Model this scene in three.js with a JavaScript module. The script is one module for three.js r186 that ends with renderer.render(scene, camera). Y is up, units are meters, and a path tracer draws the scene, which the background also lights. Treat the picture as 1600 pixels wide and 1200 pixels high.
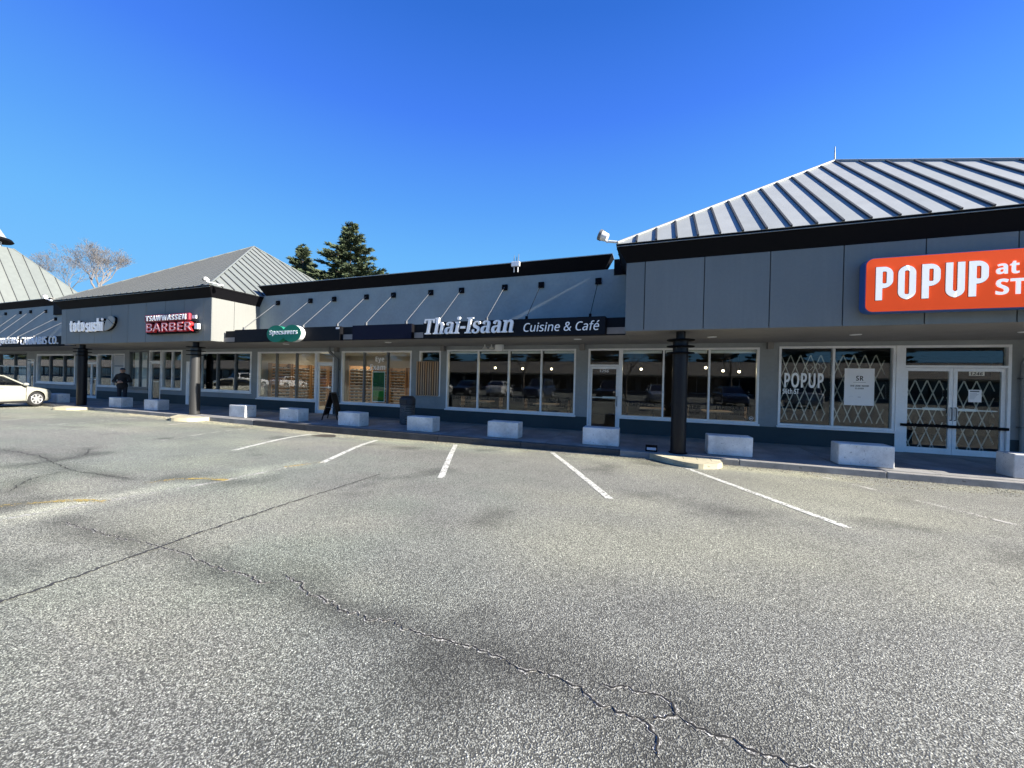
import * as THREE from 'three';
import { RoundedBoxGeometry } from 'three/addons/geometries/RoundedBoxGeometry.js';
import { TextGeometry } from 'three/addons/geometries/TextGeometry.js';
import { FontLoader } from 'three/addons/loaders/FontLoader.js';
import { MarchingCubes } from 'three/addons/objects/MarchingCubes.js';
import { RectAreaLightUniformsLib } from 'three/addons/lights/RectAreaLightUniformsLib.js';
import { mergeGeometries } from 'three/addons/utils/BufferGeometryUtils.js';
import { Brush, Evaluator, SUBTRACTION } from 'three-bvh-csg';

// ---------------------------------------------------------------- camera, sky, sun, exposure
const R = Math.PI / 180, V = (x, y, z) => new THREE.Vector3(x, y, z);
const EXPOSURE = 3.3;
const scene = new THREE.Scene();
const camera = new THREE.PerspectiveCamera(90.38, 4 / 3, 0.05, 900);
camera.position.set(0, 1.63, 12.1);
camera.rotation.set(-0.14 * R, 20.28 * R, 1.42 * R, 'YXZ');
const renderer = new THREE.WebGLRenderer({ antialias: true });
renderer.toneMapping = THREE.LinearToneMapping;
renderer.toneMappingExposure = EXPOSURE;
renderer.shadowMap.enabled = true;

const SUN_EL = 26.5 * R, SUN_FRONT = 1.6 * R;                       // along the shop fronts from the far end of the lot, a touch before them
const sunDir = V(Math.cos(SUN_EL) * Math.cos(SUN_FRONT), Math.sin(SUN_EL), Math.cos(SUN_EL) * Math.sin(SUN_FRONT));
const sun = new THREE.DirectionalLight(new THREE.Color(1.0, 0.93, 0.82), 4.6);
sun.position.copy(sunDir).multiplyScalar(120); sun.castShadow = true; sun.shadow.radius = 1;
Object.assign(sun.shadow.camera, { left: -90, right: 90, top: 70, bottom: -70, near: 1, far: 320 });
sun.shadow.mapSize.set(4096, 4096);
scene.add(sun, sun.target);
{
  const W = 512, H = 256, d = new Float32Array(W * H * 4);
  // elevation in degrees -> clear winter sky
  const stops = [[-90, .20, .21, .2], [-3, .22, .25, .28], [0, .30, .62, .98], [8, .205, .56, 1.0], [17, .150, .485, .98], [24, .105, .37, .96], [34, .062, .228, .92], [44, .034, .165, .69], [60, .022, .115, .50], [90, .016, .09, .40]];
  for (let j = 0; j < H; j++) {
    const el = ((j + .5) / H - .5) * 180; let k = 0;
    while (k < stops.length - 2 && el > stops[k + 1][0]) k++;
    const a = stops[k], b = stops[k + 1], t = Math.min(1, Math.max(0, (el - a[0]) / (b[0] - a[0])));
    for (let i = 0; i < W; i++) {
      const az = ((i + .5) / W - .5) * 2 * Math.PI, ce = Math.cos(el * R);
      const cg = ce * Math.cos(az) * sunDir.x + Math.sin(el * R) * sunDir.y + ce * Math.sin(az) * sunDir.z;
      const f = (1 + .28 * Math.max(0, cg) ** 2) / EXPOSURE, o = (j * W + i) * 4;
      for (let c = 0; c < 3; c++) d[o + c] = (a[c + 1] + (b[c + 1] - a[c + 1]) * t) * f;
      d[o + 3] = 1;
    }
  }
  const sky = new THREE.DataTexture(d, W, H, THREE.RGBAFormat, THREE.FloatType);
  sky.mapping = THREE.EquirectangularReflectionMapping; sky.magFilter = sky.minFilter = THREE.LinearFilter; sky.needsUpdate = true;
  scene.background = sky; scene.environment = sky;
}

// ---------------------------------------------------------------- helpers
let seed = 7;
const rnd = () => { seed |= 0; seed = seed + 0x6D2B79F5 | 0; let t = Math.imul(seed ^ seed >>> 15, 1 | seed); t = t + Math.imul(t ^ t >>> 7, 61 | t) ^ t; return ((t ^ t >>> 14) >>> 0) / 4294967296; };
const rr = (a, b) => a + (b - a) * rnd();
const hash = (x, y, s = 0) => { let h = Math.imul(x, 374761393) + Math.imul(y, 668265263) + Math.imul(s, 974711); h = Math.imul(h ^ h >>> 13, 1274126177); return ((h ^ h >>> 16) >>> 0) / 4294967296; };
function vnoise(x, y, s = 0, per = 0) {
  let x0 = Math.floor(x), y0 = Math.floor(y); const fx = x - x0, fy = y - y0, u = fx * fx * (3 - 2 * fx), v = fy * fy * (3 - 2 * fy);
  const w = (i, j) => per ? hash(((i % per) + per) % per, ((j % per) + per) % per, s) : hash(i, j, s);
  const a = w(x0, y0), b = w(x0 + 1, y0), c = w(x0, y0 + 1), e = w(x0 + 1, y0 + 1);
  return a + (b - a) * u + (c - a) * v + (a - b - c + e) * u * v;
}
const fbm = (x, y, s, o = 4) => { let f = 0, a = .5; for (let i = 0; i < o; i++) { f += a * vnoise(x, y, s + i); x *= 2.03; y *= 2.03; a *= .5; } return f / .94; };
const taken = {};
const numbered = (n) => { const k = taken[n] = (taken[n] ?? -1) + 1; return k ? n + '_' + String(k).padStart(3, '0') : n; };
function thing(name, label, category, group, pos = [0, 0, 0], turn = 0) {
  const o = new THREE.Group(); o.name = numbered(name); o.position.set(...pos); o.rotation.y = turn;
  o.userData = { label, category }; if (group) o.userData.group = group;
  scene.add(o); return o;
}
function part(parent, name, geo, mat, label) {
  const m = new THREE.Mesh(Array.isArray(geo) ? merge(geo) : geo, mat); m.name = name; m.castShadow = m.receiveShadow = true;
  if (label) m.userData.label = label;
  parent.add(m); return m;
}
function struct(name, geo, mat, label) { const m = part(scene, numbered(name), geo, mat, label); m.userData.kind = 'structure'; return m; }
function single(name, geo, mat, label, category, group) { const m = part(scene, numbered(name), geo, mat, label); m.userData.category = category; if (group) m.userData.group = group; return m; }
function copyOf(o, pos, turn, label) { const c = o.clone(); c.name = numbered(o.name.replace(/_\d+$/, '')); c.position.set(...pos); c.rotation.y = turn; c.userData = { ...o.userData, label }; scene.add(c); return c; }
function merge(list) {
  return mergeGeometries(list.map((g) => { const q = g.index ? g.toNonIndexed() : g; for (const k of Object.keys(q.attributes)) if (!['position', 'normal', 'uv'].includes(k)) q.deleteAttribute(k); return q; }));
}
function metric(g) {                                                // uv in metres by the way each face points
  const p = g.attributes.position, n = g.attributes.normal, uv = new Float32Array(p.count * 2);
  for (let i = 0; i < p.count; i++) {
    const ax = Math.abs(n.getX(i)), ay = Math.abs(n.getY(i)), az = Math.abs(n.getZ(i)), x = p.getX(i), y = p.getY(i), z = p.getZ(i);
    const [a, b] = ax > ay && ax > az ? [z, y] : ay > az ? [x, z] : [x, y]; uv[i * 2] = a; uv[i * 2 + 1] = b;
  }
  g.setAttribute('uv', new THREE.BufferAttribute(uv, 2)); return g;
}
const bx = (x0, x1, y0, y1, z0, z1) => metric(new THREE.BoxGeometry(x1 - x0, y1 - y0, z1 - z0).translate((x0 + x1) / 2, (y0 + y1) / 2, (z0 + z1) / 2));
const rbx = (x0, x1, y0, y1, z0, z1, r, s = 2) => metric(new RoundedBoxGeometry(x1 - x0, y1 - y0, z1 - z0, s, r).translate((x0 + x1) / 2, (y0 + y1) / 2, (z0 + z1) / 2));
function rod(a, b, r, r2 = r, seg = 8) {
  const d = b.clone().sub(a), g = new THREE.CylinderGeometry(r2, r, d.length(), seg);
  g.applyQuaternion(new THREE.Quaternion().setFromUnitVectors(V(0, 1, 0), d.clone().normalize())); return g.translate(...a.clone().add(b).multiplyScalar(.5).toArray());
}
const cyl = (x, z, y0, y1, r, seg = 24, r2 = r) => new THREE.CylinderGeometry(r2, r, y1 - y0, seg).translate(x, (y0 + y1) / 2, z);
function prism(poly, dir) {                                         // polygon pushed along dir, closed, flat faces
  const n = poly.length, pos = [], top = poly.map((p) => p.clone().add(dir)), tri = (a, b, c) => pos.push(...a.toArray(), ...b.toArray(), ...c.toArray());
  for (let i = 1; i < n - 1; i++) { tri(top[0], top[i], top[i + 1]); tri(poly[0], poly[i + 1], poly[i]); }
  for (let i = 0; i < n; i++) { const j = (i + 1) % n; tri(poly[i], poly[j], top[j]); tri(poly[i], top[j], top[i]); }
  const g = new THREE.BufferGeometry(); g.setAttribute('position', new THREE.Float32BufferAttribute(pos, 3)); g.computeVertexNormals(); return metric(g);
}
const slab = (pts, y0, y1) => prism(pts.map(([x, z]) => V(x, y0, z)), V(0, y1 - y0, 0));   // plan outline, anticlockwise seen from above

// ---------------------------------------------------------------- textures and materials
const toS = (v) => 255 * (v <= .0031308 ? 12.92 * v : 1.055 * Math.max(0, v) ** (1 / 2.4) - .055);
function tex(n, fn, metres, linear) {
  const d = new Uint8Array(n * n * 4);
  for (let j = 0; j < n; j++) for (let i = 0; i < n; i++) { const c = fn(i, j, n), o = (j * n + i) * 4; for (let k = 0; k < 3; k++) { const v = Array.isArray(c) ? c[k] : c; d[o + k] = Math.max(0, Math.min(255, linear ? v * 255 : toS(v))); } d[o + 3] = 255; }
  const t = new THREE.DataTexture(d, n, n); t.wrapS = t.wrapT = THREE.RepeatWrapping; t.magFilter = THREE.LinearFilter; t.minFilter = THREE.LinearMipmapLinearFilter; t.generateMipmaps = true;
  if (!linear) t.colorSpace = THREE.SRGBColorSpace; t.repeat.set(1 / metres, 1 / metres); t.needsUpdate = true; return t;
}
const tn = (i, j, n, cells, s) => vnoise(i / n * cells, j / n * cells, s, cells);
const std = (rgb, roughness = .8, more = {}) => new THREE.MeshStandardMaterial({ color: new THREE.Color().setRGB(...(Array.isArray(rgb) ? rgb : [rgb, rgb, rgb])), roughness, ...more });
const phys = (rgb, roughness, more = {}) => new THREE.MeshPhysicalMaterial({ color: new THREE.Color().setRGB(...(Array.isArray(rgb) ? rgb : [rgb, rgb, rgb])), roughness, ...more });

const stuccoBump = tex(512, (i, j, n) => .5 * tn(i, j, n, 128, 1) + .3 * tn(i, j, n, 256, 2) + .2 * tn(i, j, n, 40, 3), 1.2, true);
const stuccoMap = tex(512, (i, j, n) => .80 + .14 * tn(i, j, n, 9, 4) + .08 * tn(i, j, n, 60, 5) + .06 * tn(i, j, n, 3, 6), 3.7);
const concMap = tex(512, (i, j, n) => { const pit = tn(i, j, n, 90, 11) > .93 ? .55 : 1; return (.52 + .34 * tn(i, j, n, 5, 12) + .22 * tn(i, j, n, 7, 17) * tn(i, j, n, 19, 13) + .1 * tn(i, j, n, 170, 14) + .1 * tn(i, j, n, 40, 15)) * pit; }, 1.7);
const panelMap = tex(512, (i, j, n) => .86 + .09 * vnoise(i / n * 70, j / n * 4, 61, 0) * vnoise(i / n * 9, j / n * 3, 62, 0) + .08 * tn(i, j, n, 4, 63) + .05 * tn(i, j, n, 110, 64), 2.9);
const concBump = tex(512, (i, j, n) => (tn(i, j, n, 90, 11) > .93 ? .1 : .6) + .25 * tn(i, j, n, 200, 16), 1.7, true);
const brushed = tex(256, (i, j, n) => .86 + .1 * tn(i, j, n, 12, 21) + .06 * tn(i, j, n, 90, 22), 2.3);
const woodMap = tex(256, (i, j, n) => { const g = vnoise(i / n * 40, j / n * 3, 31, 0) * .5 + vnoise(i / n * 90, j / n * 6, 32, 0) * .3; return [.42 + .2 * g, .27 + .15 * g, .17 + .1 * g]; }, .8);

const A_N = 2048, A_M = 4.1, aCol = new Float32Array(A_N * A_N).fill(.045), aHt = new Float32Array(A_N * A_N).fill(.1);
for (let k = 0; k < 620000; k++) {                                   // stones of the asphalt, 3 to 9 mm
  const cx = rnd() * A_N, cy = rnd() * A_N, r = .8 + 1.5 * rnd() ** 2.5, a = rnd() * 3.14, q = .6 + .4 * rnd(), ca = Math.cos(a), sa = Math.sin(a);
  const t = rnd(), tone = t < .5 ? rr(.11, .19) : t < .93 ? rr(.19, .3) : rr(.33, .5), h = rr(.45, 1);
  for (let y = Math.floor(cy - r); y <= cy + r; y++) for (let x = Math.floor(cx - r); x <= cx + r; x++) {
    const dx = x - cx, dy = y - cy, u = dx * ca + dy * sa, v = (dy * ca - dx * sa) / q, e = (u * u + v * v) / (r * r);
    if (e < 1) { const o = ((y + A_N) % A_N) * A_N + (x + A_N) % A_N, hh = h * (1 - .55 * e); if (hh >= aHt[o] - .12) { aCol[o] = tone * (.82 + .36 * hash(x, y, 5)); aHt[o] = hh; } }
  }
}
const asphaltMap = tex(A_N, (i, j, n) => aCol[j * n + i], A_M), asphaltBump = tex(A_N, (i, j, n) => aHt[j * n + i], A_M, true);
const paintWear = tex(512, (i, j, n) => { const w = .6 * tn(i, j, n, 150, 41) + .25 * tn(i, j, n, 24, 42) + .25 * tn(i, j, n, 60, 43); return w > .42 ? 1 : .1; }, 1.9, true);
const paintWorn = tex(512, (i, j, n) => { const w = .5 * tn(i, j, n, 170, 44) + .4 * tn(i, j, n, 14, 45) + .2 * tn(i, j, n, 50, 46); return w > .58 ? .85 : .05; }, 2.3, true);

const M = {
  asphalt: new THREE.MeshStandardMaterial({ map: asphaltMap, bumpMap: asphaltBump, bumpScale: .004, roughness: .92, vertexColors: true }),
  crack: std(.012, 1), crackEdge: std([2.3, 2.25, 2.0], .95, { map: asphaltMap }), seal: std(.035, .85),
  whitePaint: std([.56, .56, .5], .8, { alphaMap: paintWear, transparent: true }), wornPaint: std([.45, .44, .39], .85, { alphaMap: paintWorn, transparent: true }), yellowPaint: std([.42, .31, .08], .85, { alphaMap: paintWorn, transparent: true }),
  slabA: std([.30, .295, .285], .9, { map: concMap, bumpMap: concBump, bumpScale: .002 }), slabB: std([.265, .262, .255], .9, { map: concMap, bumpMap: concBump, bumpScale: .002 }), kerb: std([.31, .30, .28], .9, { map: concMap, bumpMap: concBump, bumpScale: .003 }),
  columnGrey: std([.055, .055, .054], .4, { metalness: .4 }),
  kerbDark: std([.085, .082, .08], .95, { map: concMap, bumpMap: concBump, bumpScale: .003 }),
  padPaint: std([.55, .50, .34], .85, { map: concMap, bumpMap: concBump, bumpScale: .003 }),
  block: std([.8, .8, .76], .92, { map: concMap, bumpMap: concBump, bumpScale: .005 }), blockB: std([.73, .73, .7], .92, { map: concMap, bumpMap: concBump, bumpScale: .006 }),
  panel: std([.178, .190, .182], .6, { map: panelMap }), panelB: std([.170, .183, .176], .62, { map: panelMap }), panelC: std([.187, .197, .187], .58, { map: panelMap }),
  panelSide: std([.21, .215, .20], .6, { map: panelMap }), core: std(.02, .8), wall: std([.30, .32, .325], .9, { map: stuccoMap, bumpMap: stuccoBump, bumpScale: .004 }), upper: std([.30, .35, .345], .9, { map: stuccoMap, bumpMap: stuccoBump, bumpScale: .004 }),
  base: std([.036, .055, .062], .75, { map: stuccoMap, bumpMap: stuccoBump, bumpScale: .003 }), soffit: std([.25, .235, .222], .85, { map: stuccoMap, bumpMap: stuccoBump, bumpScale: .002 }),
  black: phys([.0035, .0035, .005], .75, { specularIntensity: .25 }), blackGloss: phys([.006, .006, .008], .42, { specularIntensity: .6 }), boxBlack: phys([.006, .008, .012], .7, { specularIntensity: .3 }), boxNavy: phys([.006, .008, .022], .7, { specularIntensity: .3 }),
  drip: std([.4, .38, .35], .4, { metalness: .6 }), roof: std([.34, .358, .342], .55, { map: brushed }), roofB: std([.34, .356, .337], .57, { map: brushed }), roofC: std([.375, .388, .368], .53, { map: brushed }), seam: std([.035, .04, .045], .7),
  darkRoof: std([.165, .182, .168], .6, { map: brushed }), darkRoofB: std([.155, .172, .16], .62, { map: brushed }), darkRoofC: std([.178, .193, .178], .58, { map: brushed }),  // darker copies of the roof tones, for the left pavilion and tower
  alu: std([.86, .87, .88], .45, { map: brushed, metalness: .1 }), aluGrey: std([.16, .17, .18], .45, { map: brushed, metalness: .3 }), steel: std([.15, .155, .16], .6, { metalness: .3 }), white: std([.75, .75, .74], .55), whiteLetter: std([.88, .88, .86], .6),
  glass: phys([.92, .96, .96], 0, { transmission: 1, thickness: 0, ior: 1.46 }), frost: phys([.62, .64, .66], .35, { transmission: .35, thickness: 0 }),
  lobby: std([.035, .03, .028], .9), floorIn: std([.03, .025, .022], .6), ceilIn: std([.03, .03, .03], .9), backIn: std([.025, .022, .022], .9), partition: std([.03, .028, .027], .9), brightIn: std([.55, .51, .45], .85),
  wood: std([.95, .95, .95], .6, { map: woodMap }), orangeWood: std([1, .86, .66], .55, { map: woodMap }), gate: std([.62, .57, .50], .5),
  green: phys([.02, .20, .125], .6, { specularIntensity: .3 }), orange: phys([.9, .10, .025], .7, { specularIntensity: .25, emissive: new THREE.Color().setRGB(.9, .09, .02), emissiveIntensity: .13 }), addedGlowLetter: std([.88, .88, .86], .6, { emissive: new THREE.Color().setRGB(1, 1, .98), emissiveIntensity: .05 }), addedGlowWhite: std([.88, .88, .86], .6, { emissive: new THREE.Color().setRGB(1, 1, .98), emissiveIntensity: .13 }), blue: std([.03, .10, .32], .45), maroon: std([.20, .012, .03], .5), red: std([.66, .03, .035], .45), pink: std([.85, .45, .45], .5), coneGrey: std([.36, .34, .29], .6),  // glow added to the orange face and white sign letters to lift their brightness
  rubber: std(.018, .9), rim: std([.66, .67, .68], .3, { metalness: .6 }), carGlass: phys([.012, .014, .016], .04, { clearcoat: 1 }), headlight: phys([.6, .62, .65], .08, { clearcoat: 1 }), tail: phys([.35, .01, .01], .15, { clearcoat: 1 }), trim: std(.02, .5),
  bark: std([.14, .115, .095], .95), barkPale: std([.165, .155, .15], .95), needle: std([.062, .082, .046], .9, { vertexColors: true }), iron: std([.06, .055, .05], .7, { metalness: .5 }),
  aggregate: std([.15, .145, .14], .95, { map: asphaltMap, bumpMap: asphaltBump, bumpScale: .01 }), binLid: std([.03, .03, .035], .6), beige: std([.42, .36, .28], .85, { map: stuccoMap }), farWall: std([.12, .12, .125], .85, { map: stuccoMap }), darkGlass: phys([.02, .022, .025], .05, { clearcoat: 1 }),
};
M.aggregate.color.setRGB(1.0, .98, .95);
const bulb = (rgb, k) => new THREE.MeshStandardMaterial({ color: 0xffffff, emissive: new THREE.Color().setRGB(...rgb), emissiveIntensity: k, roughness: .5 });

const FL = new FontLoader(), fontFile = (n) => FL.loadAsync('fonts/droid/droid_' + n + '.typeface.json');
const [sansB, sansR, serifB] = await Promise.all(['sans_bold', 'sans_regular', 'serif_bold'].map(fontFile));
// letters of a sign, one mesh each, fitted into a box
function letters(parent, str, font, [x0, x1, y0, y1], z, depth, mat, { lean = 0, name = 'letter', wobble = 0, gap = 0 } = {}) {
  const s = 1 / font.data.resolution; let pen = 0; const all = [];
  for (const ch of str) {
    const gl = font.data.glyphs[ch] || font.data.glyphs['?'];
    if (ch !== ' ') { const g = new TextGeometry(ch, { font, size: 1, depth: 1, curveSegments: 5, bevelEnabled: false }); g.translate(pen, 0, 0); all.push(g); }
    pen += gl.ha * s * (font.data.resolution ? 1 : 1) + gap;
  }
  const sh = new THREE.Matrix4().set(1, lean, 0, 0, 0, 1, 0, 0, 0, 0, 1, 0, 0, 0, 0, 1); const bb = new THREE.Box3();
  for (const g of all) { g.applyMatrix4(sh); g.computeBoundingBox(); bb.union(g.boundingBox); }
  const kx = (x1 - x0) / (bb.max.x - bb.min.x), ky = (y1 - y0) / (bb.max.y - bb.min.y);
  return all.map((g) => { g.translate(-bb.min.x, -bb.min.y, 0); g.scale(kx, ky, depth); g.translate(x0, y0 + (wobble ? rr(-wobble, wobble) : 0), z); g.computeVertexNormals(); return part(parent, name, g, mat); });
}
function decal(parent, name, [x0, x1, y0, y1], z, ppm, draw, label, more = {}) {   // flat print
  const w = Math.round((x1 - x0) * ppm), h = Math.round((y1 - y0) * ppm), c = document.createElement('canvas'); c.width = w; c.height = h; draw(c.getContext('2d'), w, h);
  const t = new THREE.CanvasTexture(c); t.colorSpace = THREE.SRGBColorSpace;
  return part(parent, name, new THREE.PlaneGeometry(x1 - x0, y1 - y0).translate((x0 + x1) / 2, (y0 + y1) / 2, z), new THREE.MeshStandardMaterial({ map: t, transparent: true, roughness: .6, side: THREE.DoubleSide, ...more }), label);
}

// ---------------------------------------------------------------- the lot
const KERB = 2.87;
const dip = (x, z) => .085 * Math.exp(-(((x + 8.9) / 5.5) ** 2)) * Math.exp(-(((z - 3.2) / 1.1) ** 2));   // the lot falls to the drain
const lotY = (z, x = 99) => -dip(x, z) + lotZ(z);
const lotZ = (z) => z < KERB ? 0 : z < 15 ? .025 * (z - KERB) : z < 19 ? .30325 + .025 * ((z - 15) - (z - 15) ** 2 / 8) : .35325;
function axis(stops) { const a = []; for (let i = 0; i < stops.length - 1; i++) { const [p, s] = stops[i], q = stops[i + 1][0]; const n = Math.max(1, Math.round((q - p) / s)); for (let k = 0; k < n; k++) a.push(p + (q - p) * k / n); } a.push(stops[stops.length - 1][0]); return a; }
const cracks = [
  [[-5.32, 10.13], [-4.71, 10.15], [-3.94, 10.11], [-3.44, 10.13], [-3.11, 10.17], [-2.84, 10.16], [-2.60, 10.19], [-2.43, 10.17]],
  [[-2.52, 10.05], [-2.31, 10.07], [-2.15, 10.16], [-1.95, 10.19], [-1.76, 10.22], [-1.59, 10.22], [-1.45, 10.19], [-1.32, 10.23], [-1.04, 10.22], [-.88, 10.23], [-.64, 10.26], [-.37, 10.26], [-.17, 10.34], [0, 10.37], [.03, 10.43], [.06, 10.52]],
  [[0, 10.37], [.05, 10.31], [.11, 10.27], [.12, 10.19], [.06, 10.19], [-.10, 10.19], [-.22, 10.2]],
  [[.11, 10.27], [.20, 10.29], [.31, 10.30], [.48, 10.33], [.7, 10.35], [1.0, 10.42]],
  [[-11.4, 8.7], [-10.1, 8.68], [-9.2, 8.85], [-8.18, 9.01], [-7.4, 8.95], [-6.89, 8.93]], [[-10.4, 7.9], [-9.6, 8.3], [-9.2, 8.85], [-9.3, 9.4]], [[-8.18, 9.01], [-7.9, 9.5], [-7.2, 9.9]]];
{
  const xs = axis([[-420, 40], [-60, 3], [-30, .6], [-14, .1], [-6, .06], [2, .1], [9, .6], [24, 6], [60, 40], [420, 1]]), zs = axis([[-420, 40], [-60, 12], [KERB, .11], [9.4, .05], [11.2, .11], [13, .5], [30, 2], [60, 30], [420, 1]]);
  const pos = [], col = [], uv = [], idx = [], nx = xs.length;
  for (const z of zs) for (const x of xs) {
    pos.push(x, lotY(z, x), z); uv.push(x + .03 * Math.sin(z * .7), z);
    // tone of the old surface: dusty pale drifts, grey wheel tracks, stains
    const big = fbm(x * .22 + 3, z * .3, 50), mid = fbm(x * .9, z * 1.3, 60), fine = fbm(x * 3.1, z * 3.3, 70, 3);
    let t = 1.4 + .66 * (big - .5) + .38 * (mid - .5) + .22 * (fine - .5);
    const dust = Math.min(1, Math.max(0, (fbm(x * .35 + 9, z * .5 + 4, 80) - .40) * 3.2)) * (z < 11 ? 1 : .6);   // pale sandy film in drifts
    const silt = Math.max(0, Math.min(1, 1.2 - Math.abs(z - 3.25) / .42)) * Math.min(1, Math.max(0, (fbm(x * 1.6, z * 2.6, 90) - .34) * 4));        // grit swept against the kerb
    const oil = Math.max(0, fbm(x * 1.1 + 20, z * 1.1, 95) - .63) * 2.6;
    t = (t + .42 * dust + .55 * silt) * (1 - Math.min(.45, oil));
    let near = 9; if (z > 7.5 && z < 11.6 && x > -13 && x < 3) for (const c of cracks) for (let i = 0; i < c.length - 1; i++) { const [ax, az] = c[i], [bx_, bz] = c[i + 1], vx = bx_ - ax, vz = bz - az, q = Math.min(1, Math.max(0, ((x - ax) * vx + (z - az) * vz) / (vx * vx + vz * vz))); near = Math.min(near, Math.hypot(x - ax - vx * q, (z - az - vz * q) * 1.3)); }
    const grime = Math.max(0, 1 - near / (.16 + .42 * fbm(x * 1.7, z * 2.1, 130))) * (.1 + 1.15 * fbm(x * 3, z * 3, 131)); t *= 1 - .62 * Math.min(1, grime);   // dirt washed into the cracks
    const moss = Math.max(0, Math.min(1, (fbm(x * .5 + 31, z * .6, 140) - .46) * 5)) * Math.max(0, Math.min(1, (-x - .6) / 2));
    const sx = -5.72 + .06 * Math.sin(z * 1.9), strip = z > 6.6 && z < 12 ? Math.max(0, 1 - Math.abs(x - sx + .24) / .46) * Math.min(1, Math.max(0, (fbm(x * 2.2, z * 1.5, 150) - .28) * 3.4)) * Math.min(1, (z - 6.6) * 2) : 0; t *= 1 + .75 * strip;   // worn remains of an old broad marking
    const w = .55 * dust + .7 * silt + .4 * strip;
    col.push(t * (1.0 + .06 * w - .055 * moss), t * (1.012 + .05 * w + .008 * moss), t * (.875 - .11 * w - .02 * moss));
  }
  for (let j = 0; j < zs.length - 1; j++) for (let i = 0; i < nx - 1; i++) { const a = j * nx + i; idx.push(a, a + nx, a + 1, a + 1, a + nx, a + nx + 1); }
  const g = new THREE.BufferGeometry(); g.setAttribute('position', new THREE.Float32BufferAttribute(pos, 3)); g.setAttribute('color', new THREE.Float32BufferAttribute(col, 3)); g.setAttribute('uv', new THREE.Float32BufferAttribute(uv, 2)); g.setIndex(idx); g.computeVertexNormals();
  var lot = struct('parking_lot', g, M.asphalt, 'weathered grey asphalt parking lot sloping down to the kerb');
}
// a flat band following a path on the lot
function band(path, width, lift, jitter = 0, broken = 0) {
  const pts = [], pos = [], uv = [], idx = [];
  for (let i = 0; i < path.length - 1; i++) { const [ax, az] = path[i], [bx_, bz] = path[i + 1], n = jitter ? Math.max(2, Math.ceil(Math.hypot(bx_ - ax, bz - az) / .012)) : 6; for (let k = 0; k < n; k++) pts.push([ax + (bx_ - ax) * k / n, az + (bz - az) * k / n]); }
  pts.push(path[path.length - 1]); let len = 0;
  pts.forEach((p, i) => {
    const a = pts[Math.max(0, i - 1)], b = pts[Math.min(pts.length - 1, i + 1)], l = Math.hypot(b[0] - a[0], b[1] - a[1]), nx = -(b[1] - a[1]) / l, nz = (b[0] - a[0]) / l;
    if (i) len += Math.hypot(p[0] - pts[i - 1][0], p[1] - pts[i - 1][1]);
    const off = jitter ? jitter * ((vnoise(len * 8, 3, 101) - .5) * 1.2 + (vnoise(len * 30, 7, 102) - .5) * .9 + (vnoise(len * 75, 9, 105) - .5) * .5) : 0, taper = jitter ? Math.min(1, i / 6, (pts.length - 1 - i) / 6) : 1;
    const w1 = width / 2 * taper * (jitter ? Math.max(.02, (1.6 * vnoise(len * 60, 1, 103) + .5 * vnoise(len * 12, 4, 106) - broken * 1.1)) : 1), w2 = width / 2 * taper * (jitter ? Math.max(.02, (1.6 * vnoise(len * 66, 5, 104) + .5 * vnoise(len * 12, 4, 106) - broken * 1.1)) : 1);
    for (const [s, w] of [[1, w1], [-1, w2]]) { const x = p[0] + nx * (off + s * w), z = p[1] + nz * (off + s * w); pos.push(x, lotY(z, x) + lift, z); uv.push(x, z); }
    if (i) { const o = i * 2; idx.push(o - 2, o - 1, o, o, o - 1, o + 1); }
  });
  const g = new THREE.BufferGeometry(); g.setAttribute('position', new THREE.Float32BufferAttribute(pos, 3)); g.setAttribute('uv', new THREE.Float32BufferAttribute(uv, 2)); g.setIndex(idx); g.computeVertexNormals();
  if (g.attributes.normal.getY(0) < 0) { g.setIndex(idx.map((_, i) => idx[i - i % 3 + [0, 2, 1][i % 3]])); g.computeVertexNormals(); }
  return g;
}
for (const [x, z0, z1, worn] of [[-4.83, 3.12, 6.82, 0], [-2.22, 3.2, 6.8, 0], [.4, 3.78, 6.78, 0], [2.96, 3.36, 6.7, 1], [-7.3, 3.4, 6.8, 0], [-9.75, 3.35, 6.7, 0], [-12.3, 3.2, 6.6, 1], [-15.0, 3.3, 6.4, 1], [-17.8, 3.4, 6.4, 1], [-20.4, 3.4, 6.4, 1]])
  part(lot, 'painted_stall_line', band([[x + (z0 - 3.2) * .475, z0], [x + (z1 - 3.2) * .475, z1]], .105, .005), worn ? M.wornPaint : M.whitePaint);
for (const [p, m] of [[[[-5.89, 10.6], [-5.80, 9.57], [-5.68, 8.44], [-5.76, 6.9]], M.wornPaint], [[[-6.6, 10.6], [-6.47, 10.18], [-6.3, 9.9], [-6.05, 9.72], [-5.78, 9.62]], M.yellowPaint], [[[-6.42, 9.0], [-6.3, 8.68], [-6.04, 8.46], [-5.66, 8.40]], M.yellowPaint], [[[-5.80, 7.39], [-5.62, 6.73]], M.yellowPaint]])
  part(lot, 'faded_painted_line', band(p, .1, m === M.wornPaint ? .005 : .009), m);
cracks.forEach((c, i) => { const far = i > 3; if (!far) part(lot, 'crack_edge', band(c, .03, .002, .03, .35), M.crackEdge); part(lot, 'crack', band(c, far ? .014 : .009, .004, .03, far ? .3 : .15), M.crack); });
part(lot, 'paving_joint', band([[-3.68, 11.6], [-3.73, 10.98], [-3.78, 10.60], [-3.84, 10.14], [-3.92, 9.55], [-3.99, 8.8], [-4.06, 7.70], [-4.1, 7]], .022, .0045, .02), M.seal);
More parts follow.
